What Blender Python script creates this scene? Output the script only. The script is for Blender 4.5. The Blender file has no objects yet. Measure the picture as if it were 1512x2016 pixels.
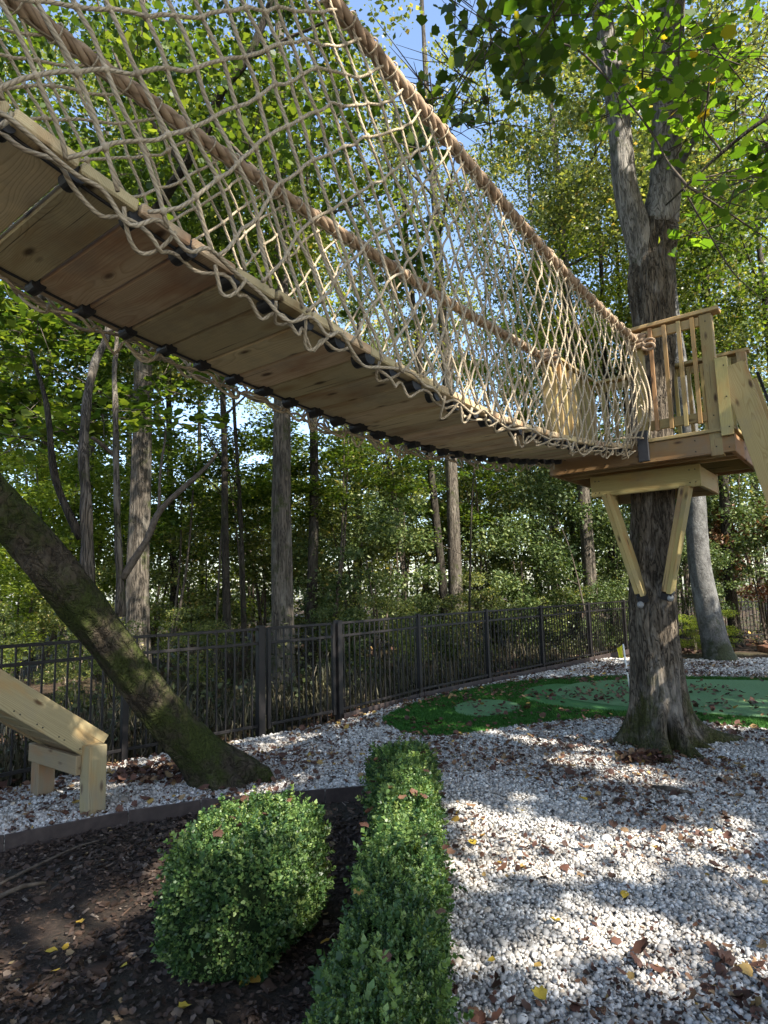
import bpy, bmesh, math, random
import numpy as np
from mathutils import Vector, Matrix, noise

R = math.radians
random.seed(7)
rng = np.random.default_rng(11)
scene = bpy.context.scene
col = scene.collection

# ------------------------------------------------------------------ camera
FPX = 1250.0                      # focal length in pixels of the 1512 x 2016 photograph
EYE = Vector((0.0, 0.0, 1.6))
PITCH, ROLL = R(7.07), R(1.5)
fwd = Vector((0, math.cos(PITCH), math.sin(PITCH)))
right0 = Vector((1, 0, 0)); up0 = right0.cross(fwd)
cr = math.cos(ROLL) * right0 - math.sin(ROLL) * up0
cu = math.sin(ROLL) * right0 + math.cos(ROLL) * up0
cam = bpy.data.cameras.new('camera')
cam.sensor_fit = 'VERTICAL'; cam.sensor_height = 36.0
cam.lens = FPX / 2016 * 36.0
cam.clip_start = 0.05; cam.clip_end = 400
camo = bpy.data.objects.new('camera', cam); col.objects.link(camo)
M = Matrix((cr, cu, -fwd)).transposed().to_4x4(); M.translation = EYE
camo.matrix_world = M
scene.camera = camo

def at(px, py, Y):
    """world point at depth Y (metres along +Y) seen at pixel (px, py) of the photograph"""
    d = fwd + (px - 756) / FPX * cr - (py - 1008) / FPX * cu
    return EYE + d * (Y / d.y)
def gnd(px, py, z=0.0):
    d = fwd + (px - 756) / FPX * cr - (py - 1008) / FPX * cu
    return EYE + d * ((z - EYE.z) / d.z)

# ------------------------------------------------------------------ light
SUN_AZ, SUN_EL = R(138), R(46)
sun_dir = Vector((math.sin(SUN_AZ) * math.cos(SUN_EL), math.cos(SUN_AZ) * math.cos(SUN_EL), math.sin(SUN_EL)))
world = bpy.data.worlds.new('World'); scene.world = world; world.use_nodes = True
wn = world.node_tree.nodes; wl = world.node_tree.links; wn.clear()
sky = wn.new('ShaderNodeTexSky'); sky.sky_type = 'NISHITA'; sky.sun_disc = False
sky.sun_elevation = SUN_EL; sky.sun_rotation = SUN_AZ
sky.air_density = 1.0; sky.dust_density = 1.2; sky.ozone_density = 1.0
bg = wn.new('ShaderNodeBackground'); bg.inputs['Strength'].default_value = 0.14
wo = wn.new('ShaderNodeOutputWorld')
wl.new(sky.outputs[0], bg.inputs[0]); wl.new(bg.outputs[0], wo.inputs[0])
sl = bpy.data.lights.new('sun', 'SUN'); sl.energy = 5.0; sl.angle = R(0.53); sl.color = (1.0, 0.93, 0.82)
so = bpy.data.objects.new('sun', sl); col.objects.link(so)
so.rotation_euler = sun_dir.to_track_quat('Z', 'Y').to_euler()
so.location = (6, -6, 12)
vs = scene.view_settings
vs.view_transform = 'Standard'; vs.look = 'None'; vs.gamma = 1.0; vs.use_curve_mapping = False
vs.exposure = 1.62
scene.render.engine = 'CYCLES'
cy = scene.cycles
cy.use_denoising = True
try:
    cy.denoiser = 'OPENIMAGEDENOISE'; cy.denoising_input_passes = 'RGB_ALBEDO_NORMAL'; cy.denoising_prefilter = 'ACCURATE'
except Exception: pass
cy.max_bounces = 7; cy.diffuse_bounces = 4; cy.glossy_bounces = 2; cy.transmission_bounces = 5; cy.transparent_max_bounces = 4
cy.sample_clamp_indirect = 4.0
cy.use_adaptive_sampling = True; cy.adaptive_threshold = 0.015

# ------------------------------------------------------------------ node helpers
def newmat(name):
    m = bpy.data.materials.new(name); m.use_nodes = True
    nt = m.node_tree; nt.nodes.clear()
    out = nt.nodes.new('ShaderNodeOutputMaterial')
    return m, nt, out
class G:
    """tiny node-graph writer"""
    def __init__(s, nt): s.nt = nt
    def n(s, t, **k):
        nd = s.nt.nodes.new(t)
        for a, b in k.items(): setattr(nd, a, b)
        return nd
    def l(s, a, b): s.nt.links.new(a, b)
    def val(s, sock, v):
        if isinstance(v, bpy.types.NodeSocket): s.l(v, sock)
        else: sock.default_value = v
    def math(s, op, a, b=None, c=None):
        nd = s.n('ShaderNodeMath', operation=op); s.val(nd.inputs[0], a)
        if b is not None: s.val(nd.inputs[1], b)
        if c is not None: s.val(nd.inputs[2], c)
        return nd.outputs[0]
    def ramp(s, fac, stops, interp='LINEAR'):
        nd = s.n('ShaderNodeValToRGB'); cr_ = nd.color_ramp; cr_.interpolation = interp
        while len(cr_.elements) < len(stops): cr_.elements.new(0.5)
        for e, (p, c) in zip(cr_.elements, stops):
            e.position = p; e.color = (c[0], c[1], c[2], 1) if len(c) == 3 else c
        s.val(nd.inputs[0], fac); return nd.outputs[0]
    def noise(s, vec, scale, detail=4, rough=0.55, dist=0.0):
        nd = s.n('ShaderNodeTexNoise'); nd.inputs['Scale'].default_value = scale
        nd.inputs['Detail'].default_value = detail; nd.inputs['Roughness'].default_value = rough
        nd.inputs['Distortion'].default_value = dist
        if vec is not None: s.l(vec, nd.inputs['Vector'])
        return nd.outputs[0]
    def mapping(s, vec, scale=(1, 1, 1), loc=(0, 0, 0), rot=(0, 0, 0)):
        nd = s.n('ShaderNodeMapping'); s.l(vec, nd.inputs[0])
        s.val(nd.inputs['Location'], loc); s.val(nd.inputs['Rotation'], rot); s.val(nd.inputs['Scale'], scale)
        return nd.outputs[0]
    def mix(s, fac, a, b, mode='MIX'):
        nd = s.n('ShaderNodeMix', data_type='RGBA', blend_type=mode)
        s.val(nd.inputs[0], fac)
        for sock, v in ((nd.inputs[6], a), (nd.inputs[7], b)):
            if isinstance(v, bpy.types.NodeSocket): s.l(v, sock)
            else: sock.default_value = (v[0], v[1], v[2], 1)
        return nd.outputs[2]
    def bump(s, h, strength, dist=0.01, normal=None):
        nd = s.n('ShaderNodeBump'); nd.inputs['Strength'].default_value = strength
        nd.inputs['Distance'].default_value = dist; s.l(h, nd.inputs['Height'])
        if normal is not None: s.l(normal, nd.inputs['Normal'])
        return nd.outputs[0]
    def bsdf(s, colr, rough=0.8, normal=None, spec=0.3, metal=0.0):
        nd = s.n('ShaderNodeBsdfPrincipled')
        if isinstance(colr, bpy.types.NodeSocket): s.l(colr, nd.inputs['Base Color'])
        else: nd.inputs['Base Color'].default_value = (*colr, 1)
        s.val(nd.inputs['Roughness'], rough); nd.inputs['Metallic'].default_value = metal
        nd.inputs['Specular IOR Level'].default_value = spec
        if normal is not None: s.l(normal, nd.inputs['Normal'])
        return nd.outputs[0]

def mat_wood(name, light, mid, dark, stain=(0.30, 0.16, 0.06)):
    m, nt, out = newmat(name); g = G(nt)
    tc = g.n('ShaderNodeTexCoord').outputs['Object']
    rnd = g.n('ShaderNodeObjectInfo').outputs['Random']
    r2 = g.math('FRACT', g.math('MULTIPLY', rnd, 17.3)); r3 = g.math('FRACT', g.math('MULTIPLY', rnd, 57.7))
    cmb = g.n('ShaderNodeCombineXYZ'); g.l(g.math('MULTIPLY', rnd, 40), cmb.inputs[0])
    g.l(g.math('MULTIPLY_ADD', r2, 0.16, -0.08), cmb.inputs[1]); g.l(g.math('MULTIPLY_ADD', r3, 0.10, 0.03), cmb.inputs[2])
    add = g.n('ShaderNodeVectorMath', operation='ADD'); g.l(tc, add.inputs[0]); g.l(cmb.outputs[0], add.inputs[1]); v = add.outputs[0]
    # warp: low frequency along the board so that the rings wander
    nz = g.n('ShaderNodeTexNoise'); nz.inputs['Scale'].default_value = 1.0; nz.inputs['Detail'].default_value = 2
    g.l(g.mapping(v, (1.6, 5, 5)), nz.inputs['Vector'])
    sub = g.n('ShaderNodeVectorMath', operation='MULTIPLY_ADD'); g.l(nz.outputs['Color'], sub.inputs[0])
    sub.inputs[1].default_value = (0, 0.06, 0.06); g.l(v, sub.inputs[2])
    # knots: sparse voronoi cells push the rings aside
    vo = g.n('ShaderNodeTexVoronoi', feature='F1', distance='EUCLIDEAN'); vo.inputs['Scale'].default_value = 1.0
    g.l(g.mapping(v, (3.2, 9, 9)), vo.inputs['Vector'])
    kd = vo.outputs['Distance']
    sep = g.n('ShaderNodeSeparateXYZ'); g.l(sub.outputs[0], sep.inputs[0])
    rr = g.math('SQRT', g.math('ADD', g.math('POWER', sep.outputs[1], 2.0), g.math('POWER', sep.outputs[2], 2.0)))
    kn = g.math('MULTIPLY', g.math('POWER', 2.7, g.math('MULTIPLY', kd, -6.0)), 0.035)
    ring = g.math('FRACT', g.math('MULTIPLY', g.math('ADD', rr, kn), 165.0))
    ringc = g.ramp(ring, [(0, (0, 0, 0)), (0.55, (0.25,) * 3), (0.86, (1, 1, 1)), (1, (0, 0, 0))])
    fine = g.noise(g.mapping(v, (3, 140, 140)), 1.0, 3, 0.7)
    blot = g.noise(g.mapping(v, (2.5, 8, 8)), 1.0, 3, 0.5)
    c = g.mix(g.math('MULTIPLY', ringc, 0.85), light, mid)
    c = g.mix(g.math('MULTIPLY', fine, 0.6), c, dark)
    c = g.mix(g.ramp(blot, [(0.50, (0, 0, 0)), (0.72, (0.7,) * 3)]), c, stain)
    c = g.mix(g.ramp(kd, [(0.07, (0.92,) * 3), (0.17, (0, 0, 0))]), c, (0.06, 0.028, 0.012))
    wpos = g.n('ShaderNodeNewGeometry').outputs['Position']
    wt = g.ramp(g.noise(wpos, 2.6, 5, 0.7), [(0.50, (0, 0, 0)), (0.72, (0.4,) * 3)])
    c = g.mix(wt, c, tuple(x * 0.5 for x in (0.36, 0.34, 0.30)))
    chk = g.noise(g.mapping(v, (1.2, 60, 60)), 1.0, 2, 0.5)
    c = g.mix(g.ramp(chk, [(0.70, (0, 0, 0)), (0.745, (0.8,) * 3)]), c, (0.05, 0.035, 0.02))
    hsv = g.n('ShaderNodeHueSaturation'); g.l(c, hsv.inputs['Color'])
    g.l(g.math('MULTIPLY_ADD', r3, 0.45, 0.78), hsv.inputs['Value']); g.l(g.math('MULTIPLY_ADD', r2, 0.03, 0.485), hsv.inputs['Hue'])
    b = g.bump(g.math('ADD', g.math('MULTIPLY', ringc, 0.5), fine), 0.35, 0.002)
    g.l(g.bsdf(hsv.outputs[0], 0.72, b, 0.25), out.inputs[0]); return m

def mat_bark(name, c1, c2, moss=None, moss_amt=0.0, vscale=(9, 9, 1.6), patch=(0.30, 0.29, 0.26), patch_amt=0.3, bstr=1.0, moss_low=None, crackamt=0.8):
    m, nt, out = newmat(name); g = G(nt)
    tc = g.n('ShaderNodeTexCoord').outputs['Object']
    n1 = g.noise(g.mapping(tc, vscale), 1.7, 6, 0.65, 0.6)
    fu = g.noise(g.mapping(tc, tuple(a * 1.25 for a in vscale)), 1.6, 3, 0.55, 1.2)
    fa = g.math('ABSOLUTE', g.math('SUBTRACT', fu, 0.5))
    crack = g.ramp(fa, [(0.0, (0, 0, 0)), (0.045, (0.75,) * 3), (0.10, (1, 1, 1))])
    fine = g.noise(g.mapping(tc, tuple(a * 4 for a in vscale)), 2.0, 4, 0.7)
    h = g.math('ADD', g.math('MULTIPLY_ADD', crack, 0.45, n1), g.math('MULTIPLY', fine, 0.35))
    c = g.ramp(g.math('MULTIPLY_ADD', fine, 0.45, g.math('MULTIPLY', n1, 0.65)), [(0.38, c1), (0.68, c2)])
    c = g.mix(g.math('MULTIPLY', g.math('SUBTRACT', 1.0, crack), crackamt), c, tuple(x * 0.35 for x in c1))
    pt = g.ramp(g.noise(g.mapping(tc, (2.5, 2.5, 1.2)), 1.0, 5, 0.7), [(0.52, (0, 0, 0)), (0.66, (patch_amt,) * 3)])
    c = g.mix(pt, c, patch)
    if moss:
        mn = g.noise(tc, 3.0, 6, 0.7)
        if moss_low is not None:
            sp = g.n('ShaderNodeSeparateXYZ'); g.l(tc, sp.inputs[0])
            mr = g.n('ShaderNodeMapRange'); g.l(sp.outputs[2], mr.inputs[0])
            mr.inputs[1].default_value = 0.0; mr.inputs[2].default_value = moss_low; mr.inputs[3].default_value = 0.16; mr.inputs[4].default_value = -0.12
            mn = g.math('ADD', mn, mr.outputs[0])
        mf = g.ramp(mn, [(0.60 - moss_amt * 0.25, (0, 0, 0)), (0.72 - moss_amt * 0.2, (0.9,) * 3)])
        mc = g.ramp(g.noise(tc, 60, 2, 0.6), [(0.3, tuple(x * 0.4 for x in moss)), (0.7, moss)])
        c = g.mix(mf, c, mc)
    b = g.bump(h, bstr, 0.03)
    b = g.bump(g.noise(tc, 90, 3, 0.6), 0.4, 0.004, b)
    g.l(g.bsdf(c, 0.9, b, 0.15), out.inputs[0]); return m

def mat_leaf(name, stops, trans=0.45, rough=0.45, tcol=None, spec=0.35, random_by_object=False, bright=1.0):
    m, nt, out = newmat(name); g = G(nt)
    if random_by_object: r = g.n('ShaderNodeObjectInfo').outputs['Random']
    else: r = g.n('ShaderNodeAttribute', attribute_name='rnd').outputs['Fac']
    c = g.ramp(r, stops)
    pos = g.n('ShaderNodeNewGeometry').outputs['Position']
    big = g.noise(pos, 0.35, 2, 0.5)
    c = g.mix(1.0, c, g.ramp(big, [(0.3, (0.75, 0.8, 0.7)), (0.7, (1.2, 1.15, 1.0))]), 'MULTIPLY')
    bs = g.bsdf(c, rough, None, spec)
    tr = g.n('ShaderNodeBsdfTranslucent')
    tcx = g.mix(1.0, c, tcol or (1.9, 1.75, 0.55), 'MULTIPLY'); g.l(tcx, tr.inputs[0])
    mx = g.n('ShaderNodeMixShader'); mx.inputs[0].default_value = trans
    g.l(bs, mx.inputs[1]); g.l(tr.outputs[0], mx.inputs[2])
    g.l(mx.outputs[0], out.inputs[0]); return m

def mat_simple(name, c1, c2, scale=20, rough=0.6, spec=0.4, metal=0.0, bump=0.0):
    m, nt, out = newmat(name); g = G(nt)
    tc = g.n('ShaderNodeTexCoord').outputs['Object']
    n1 = g.noise(tc, scale, 4, 0.6)
    c = g.ramp(n1, [(0.3, c1), (0.7, c2)])
    b = g.bump(n1, bump, 0.005) if bump else None
    g.l(g.bsdf(c, rough, b, spec, metal), out.inputs[0]); return m

def mat_rope(name, c1, c2):
    m, nt, out = newmat(name); g = G(nt)
    tc = g.n('ShaderNodeTexCoord').outputs['Object']
    at_ = g.n('ShaderNodeAttribute', attribute_name='tw').outputs['Fac']     # twist phase stored along the rope
    tw = g.math('FRACT', at_)
    st = g.ramp(tw, [(0.0, (0.15,) * 3), (0.2, (0.8,) * 3), (0.6, (1, 1, 1)), (0.92, (0.6,) * 3), (1.0, (0.15,) * 3)])
    n1 = g.noise(tc, 7, 4, 0.6); f = g.noise(tc, 260, 2, 0.7)
    c = g.ramp(n1, [(0.3, c1), (0.7, c2)])
    c = g.mix(g.math('MULTIPLY', f, 0.35), c, tuple(x * 0.45 for x in c1))
    c = g.mix(g.math('MULTIPLY', g.math('SUBTRACT', 1.0, st), 0.8), c, tuple(x * 0.3 for x in c1))
    b = g.bump(st, 0.6, 0.004); b = g.bump(f, 0.5, 0.002, b)
    g.l(g.bsdf(c, 0.9, b, 0.15), out.inputs[0]); return m

WOOD = mat_wood('treated_pine', (0.74, 0.60, 0.37), (0.52, 0.39, 0.22), (0.27, 0.19, 0.10), (0.33, 0.17, 0.07))
WOOD2 = mat_wood('platform_pine', (0.46, 0.36, 0.16), (0.32, 0.225, 0.085), (0.18, 0.12, 0.045), (0.34, 0.17, 0.06))
WOOD4 = mat_wood('reddish_pine', (0.40, 0.25, 0.11), (0.28, 0.155, 0.06), (0.15, 0.08, 0.03), (0.30, 0.14, 0.05))
WOOD3 = mat_wood('slide_pine', (0.34, 0.275, 0.16), (0.22, 0.165, 0.085), (0.12, 0.09, 0.045))
BARK_MAIN = mat_bark('oak_bark', (0.034, 0.026, 0.018), (0.20, 0.165, 0.125), (0.065, 0.07, 0.018), 0.42, (9, 9, 1.8), (0.33, 0.31, 0.28), 0.5, 1.0, 0.75)
BARK_MOSS = mat_bark('mossy_bark', (0.016, 0.013, 0.009), (0.07, 0.055, 0.037), (0.042, 0.056, 0.010), 0.75, (6, 6, 5), (0.20, 0.17, 0.13), 0.22, 0.9, None, 0.55)
BARK_GREY = mat_bark('grey_bark', (0.04, 0.034, 0.027), (0.17, 0.145, 0.115), (0.06, 0.075, 0.02), 0.15, (9, 9, 0.9), (0.27, 0.25, 0.21), 0.4, 0.9)
BARK_DARK = mat_bark('dark_bark', (0.018, 0.015, 0.012), (0.065, 0.055, 0.042), (0.05, 0.06, 0.02), 0.25, (9, 9, 1.6), (0.2, 0.18, 0.15), 0.3, 0.8)
BARK_PALE = mat_bark('pale_bark', (0.045, 0.043, 0.040), (0.15, 0.148, 0.14), (0.045, 0.055, 0.025), 0.45, (5, 5, 3.2), (0.27, 0.275, 0.27), 0.7, 0.5, 1.2, 0.12)
TWIG = mat_simple('twig_bark', (0.05, 0.04, 0.03), (0.12, 0.10, 0.08), 30, 0.9, 0.1, 0, 0.3)
NETROPE = mat_rope('net_cord_fibre', (0.42, 0.335, 0.225), (0.60, 0.505, 0.365))
HANDROPE = mat_rope('handrail_rope_fibre', (0.33, 0.225, 0.145), (0.50, 0.375, 0.26))
RUBBER = mat_simple('black_rubber', (0.008, 0.008, 0.01), (0.02, 0.02, 0.022), 30, 0.5, 0.5)
METAL = mat_simple('galvanised_steel', (0.16, 0.17, 0.17), (0.30, 0.30, 0.30), 40, 0.6, 0.4, 0.3)
BLACKPAINT = mat_simple('dark_powder_coat', (0.007, 0.006, 0.006), (0.013, 0.011, 0.011), 8, 0.5, 0.35)
EDGING = mat_simple('brown_steel_edging', (0.022, 0.015, 0.014), (0.055, 0.04, 0.035), 14, 0.55, 0.45, 0, 0.2)

L_MAPLE = mat_leaf('maple_leaf', [(0, (0.028, 0.06, 0.014)), (0.5, (0.065, 0.115, 0.022)), (1, (0.15, 0.20, 0.04))], 0.5, 0.5, (1.65, 1.5, 0.6))
L_TULIP = mat_leaf('tulip_leaf', [(0, (0.05, 0.11, 0.018)), (0.6, (0.09, 0.18, 0.028)), (0.95, (0.16, 0.26, 0.04)), (1, (0.35, 0.24, 0.03))], 0.62)
L_FAR = mat_leaf('woodland_leaf', [(0, (0.045, 0.07, 0.024)), (0.5, (0.125, 0.16, 0.05)), (0.9, (0.26, 0.29, 0.11)), (1, (0.38, 0.28, 0.11))], 0.45, 0.4, (1.6, 1.5, 0.7), 0.5)
L_YEL = mat_leaf('yellow_green_leaf', [(0, (0.08, 0.13, 0.022)), (0.5, (0.18, 0.25, 0.04)), (1, (0.34, 0.38, 0.09))], 0.5, 0.4, (1.6, 1.5, 0.6))
L_DARK = mat_leaf('evergreen_leaf', [(0, (0.03, 0.055, 0.02)), (0.6, (0.08, 0.12, 0.042)), (1, (0.17, 0.20, 0.08))], 0.25, 0.5, (1.5, 1.5, 0.6), 0.3)
L_RUST = mat_leaf('rusty_leaf', [(0, (0.10, 0.05, 0.03)), (0.5, (0.20, 0.10, 0.06)), (0.8, (0.30, 0.17, 0.10)), (1, (0.06, 0.10, 0.03))], 0.35, 0.5, (1.4, 1.1, 0.8))
L_BOX = mat_leaf('boxwood_leaf', [(0, (0.014, 0.042, 0.017)), (0.5, (0.06, 0.125, 0.042)), (0.9, (0.15, 0.23, 0.075)), (1, (0.28, 0.36, 0.14))], 0.35, 0.42, (1.9, 1.7, 0.6), 0.4, True)

# ------------------------------------------------------------------ object helpers
def tag(o, label=None, cat=None, group=None, kind=None):
    if label: o['label'] = label
    if cat: o['category'] = cat
    if group: o['group'] = group
    if kind: o['kind'] = kind
    return o
def empty(name, loc, label, cat, group=None):
    o = bpy.data.objects.new(name, None); col.objects.link(o); o.location = loc
    o.empty_display_size = 0.2
    return tag(o, label, cat, group)
def link(name, me, parent=None, loc=(0, 0, 0)):
    """mesh given in WORLD coordinates (loc offset added); parents are unrotated empties or world-frame meshes"""
    o = bpy.data.objects.new(name, me); col.objects.link(o)
    p = Vector(loc)
    if parent is not None:
        o.parent = parent
        q = parent; off = Vector((0, 0, 0))
        while q is not None: off += Vector(q.location); q = q.parent
        p = p - off
    o.location = p
    return o
def mesh_np(name, verts, faces, mats, smooth=False, rnd=None, tw=None):
    """faces: (n,k) int array, or list of such arrays"""
    if not isinstance(faces, list): faces = [faces]
    me = bpy.data.meshes.new(name)
    verts = np.asarray(verts, dtype=np.float32)
    me.vertices.add(len(verts)); me.vertices.foreach_set('co', verts.ravel())
    loops = np.concatenate([np.asarray(f, dtype=np.int32).ravel() for f in faces])
    tot = np.concatenate([np.full(len(f), np.asarray(f).shape[1], dtype=np.int32) for f in faces])
    st = np.concatenate([[0], np.cumsum(tot)[:-1]]).astype(np.int32)
    me.loops.add(len(loops)); me.loops.foreach_set('vertex_index', loops)
    me.polygons.add(len(tot)); me.polygons.foreach_set('loop_start', st); me.polygons.foreach_set('loop_total', tot)
    if smooth: me.polygons.foreach_set('use_smooth', np.ones(len(tot), dtype=bool))
    if rnd is not None:
        a = me.attributes.new('rnd', 'FLOAT', 'FACE'); a.data.foreach_set('value', np.asarray(rnd, dtype=np.float32))
    if tw is not None:
        a = me.attributes.new('tw', 'FLOAT', 'POINT'); a.data.foreach_set('value', np.asarray(tw, dtype=np.float32))
    for m in (mats if isinstance(mats, (list, tuple)) else [mats]): me.materials.append(m)
    me.update(); me.validate(verbose=False)
    return me

class Acc:
    """collects pieces into one mesh"""
    def __init__(s): s.v = []; s.f = {}; s.n = 0; s.tw = []
    def add(s, v, f, tw=None):
        v = np.asarray(v, float)
        for ff in (f if isinstance(f, list) else [f]):
            ff = np.asarray(ff); s.f.setdefault(ff.shape[1], []).append(ff + s.n)
        s.v.append(v); s.n += len(v); s.tw.append(np.zeros(len(v)) if tw is None else tw)
    def mesh(s, name, mat, smooth=False, rnd=None):
        return mesh_np(name, np.concatenate(s.v), [np.concatenate(x) for x in s.f.values()], mat, smooth, rnd, np.concatenate(s.tw))

def resample(pts, rad, step):
    """Catmull-Rom through pts with radii"""
    P = np.asarray(pts, float); r = np.asarray(rad, float)
    if len(P) == 2: P = np.array([P[0], (P[0] + P[1]) / 2, P[1]]); r = np.array([r[0], (r[0] + r[1]) / 2, r[1]])
    Q = np.vstack([2 * P[0] - P[1], P, 2 * P[-1] - P[-2]]); out = []; ro = []
    for i in range(len(P) - 1):
        p0, p1, p2, p3 = Q[i:i + 4]; n = max(1, int(np.linalg.norm(p2 - p1) / step))
        for k in range(n):
            t = k / n
            out.append(0.5 * ((2 * p1) + (-p0 + p2) * t + (2 * p0 - 5 * p1 + 4 * p2 - p3) * t * t + (-p0 + 3 * p1 - 3 * p2 + p3) * t ** 3))
            ro.append(r[i] * (1 - t) + r[i + 1] * t)
    out.append(P[-1]); ro.append(r[-1])
    return np.array(out), np.array(ro)
def frames(P):
    T = np.gradient(P, axis=0); T /= np.linalg.norm(T, axis=1)[:, None] + 1e-9
    a = np.array([0, 0, 1.0]) if abs(T[0][2]) < 0.9 else np.array([1.0, 0, 0])
    N = np.zeros_like(P); n = np.cross(T[0], np.cross(a, T[0])); n = a - T[0] * (a @ T[0]); n /= np.linalg.norm(n)
    for i in range(len(P)):
        n = n - T[i] * (n @ T[i]); n /= np.linalg.norm(n) + 1e-9; N[i] = n
    return T, N, np.cross(T, N)
def tube(P, r, nseg=6, cap=True, disp=None, twist=0.0, lobes=0, lobe_amp=0.0):
    P = np.asarray(P, float); r = np.broadcast_to(np.asarray(r, float), (len(P),))
    T, N, B = frames(P); m = len(P)
    L = np.concatenate([[0], np.cumsum(np.linalg.norm(np.diff(P, axis=0), axis=1))])
    th = np.arange(nseg) / nseg * 2 * np.pi
    ca, sa = np.cos(th), np.sin(th)
    rr = np.repeat(r[:, None], nseg, 1)
    ph = (th[None, :] / (2 * np.pi) * max(lobes, 1) + L[:, None] * twist)
    if lobes: rr = rr * (1 + lobe_amp * (np.abs(np.sin(np.pi * ph)) - 0.6))
    if disp is not None: rr = rr + disp(P, th, L, rr)
    V = P[:, None] + rr[..., None] * (ca[None, :, None] * N[:, None] + sa[None, :, None] * B[:, None])
    V = V.reshape(-1, 3)
    i = np.arange(m - 1)[:, None] * nseg; j = np.arange(nseg)[None]; j2 = (j + 1) % nseg
    F = np.stack([i + j, i + j2, i + nseg + j2, i + nseg + j], -1).reshape(-1, 4)
    tw = (ph - np.floor(ph.min())).ravel()
    fl = [F]
    if cap:
        V = np.vstack([V, P[0], P[-1]]); tw = np.concatenate([tw, [0, 0]])
        a = m * nseg; js = np.arange(nseg); js2 = (js + 1) % nseg
        fl.append(np.stack([js2, js, np.full(nseg, a)], 1)); fl.append(np.stack([(m - 1) * nseg + js, (m - 1) * nseg + js2, np.full(nseg, a + 1)], 1))
    return V, fl, tw

def box_vf(sx, sy, sz, bev=0.003):
    """bevelled box centred at the origin, as arrays (chamfered edges)"""
    hx, hy, hz = sx / 2, sy / 2, sz / 2; b = min(bev, hx * .4, hy * .4, hz * .4)
    key = (round(sx, 4), round(sy, 4), round(sz, 4), b)
    bm = bmesh.new(); bmesh.ops.create_cube(bm, size=1.0)
    for v in bm.verts: v.co.x *= sx; v.co.y *= sy; v.co.z *= sz
    bmesh.ops.bevel(bm, geom=bm.edges[:], offset=b, segments=1, affect='EDGES')
    return bm
_boxcache = {}
def box_mesh(name, sx, sy, sz, mat, bev=0.003):
    k = (round(sx, 3), round(sy, 3), round(sz, 3), mat.name, bev)
    if k not in _boxcache:
        bm = box_vf(sx, sy, sz, bev); me = bpy.data.meshes.new(name); bm.to_mesh(me); bm.free(); me.materials.append(mat); _boxcache[k] = me
    return _boxcache[k]
def board(name, a, b, w, t, mat, parent=None, side=(0, 0, 1), bev=0.003):
    """board from a to b (centre line); t = size along `side`, w = size across both"""
    a, b = Vector(a), Vector(b); X = (b - a); L = X.length; X.normalize()
    Z = Vector(side); Z = (Z - X * Z.dot(X)).normalized(); Y = Z.cross(X)
    o = link(name, box_mesh(name, L, w, t, mat, bev), parent, (a + b) / 2)
    o.rotation_euler = Matrix((X, Y, Z)).transposed().to_euler()
    return o

# leaves -------------------------------------------------------------------
DIAMOND = (np.array([[0, 0, 0], [0.42, 0.36, 0.06], [1, 0, -0.04], [0.42, -0.36, 0.06]]), [np.array([[0, 1, 2, 3]])])
def _lobed():
    pts = [(0, 0), (0.12, 0.20), (0.14, 0.44), (0.36, 0.42), (0.56, 0.54), (0.74, 0.33), (1.0, 0.05),
           (0.78, -0.30), (0.54, -0.52), (0.38, -0.40), (0.12, -0.43), (0.14, -0.18)]
    v = np.array([(x, y, 0.10 * abs(y) - 0.10 * x * x) for x, y in pts]); return v, [np.array([list(range(12))])]
LOBED = _lobed()
def _oval():
    pts = [(0, 0), (0.25, 0.22), (0.6, 0.25), (0.9, 0.1), (1, 0), (0.9, -0.1), (0.6, -0.25), (0.25, -0.22)]
    return np.array([(x, y, 0.12 * abs(y) - 0.12 * x * x) for x, y in pts]), [np.array([list(range(8))])]
OVAL = _oval()
def leaves_np(P, size, tmpl=DIAMOND, up=0.6, normal=None, rs=None):
    rs = rs or rng; n = len(P); tv, tf = tmpl
    nr = rs.normal(size=(n, 3)); nr[:, 2] += up * 2.2 * 1.0
    if normal is not None: nr = nr * 0.6 + normal * 1.5
    nr /= np.linalg.norm(nr, axis=1)[:, None]
    t = rs.normal(size=(n, 3)); t -= nr * (t * nr).sum(1)[:, None]; t /= np.linalg.norm(t, axis=1)[:, None] + 1e-9
    b = np.cross(nr, t); s = (np.asarray(size) * rs.uniform(0.45, 1.3, n))[:, None, None]
    V = P[:, None] + s * (tv[None, :, 0:1] * t[:, None] + tv[None, :, 1:2] * b[:, None] + tv[None, :, 2:3] * nr[:, None])
    k = len(tv); F = [(f[None] + np.arange(n)[:, None, None] * k).reshape(-1, f.shape[1]) for f in tf]
    return V.reshape(-1, 3), F
def leaf_mesh(name, P, size, mat, tmpl=DIAMOND, up=0.6, normal=None):
    V, F = leaves_np(P, size, tmpl, up, normal)
    nf = sum(len(f) for f in F)
    return mesh_np(name, V, F, mat, False, rng.random(nf))
def clumps(n, centres, rad, flat=0.6, k=None):
    """n points spread through blobs: dense shells with loose edges"""
    c = np.asarray(centres, float); rad = np.broadcast_to(np.asarray(rad, float), (len(c),))
    w = rad ** 2; idx = rng.choice(len(c), n, p=w / w.sum())
    d = rng.normal(size=(n, 3)); d /= np.linalg.norm(d, axis=1)[:, None]
    rr = rng.uniform(0.25, 1.0, n) ** 0.6 * (1 + 0.12 * rng.normal(size=n))
    d *= (rad[idx] * rr)[:, None]; d[:, 2] *= flat
    return c[idx] + d

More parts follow.
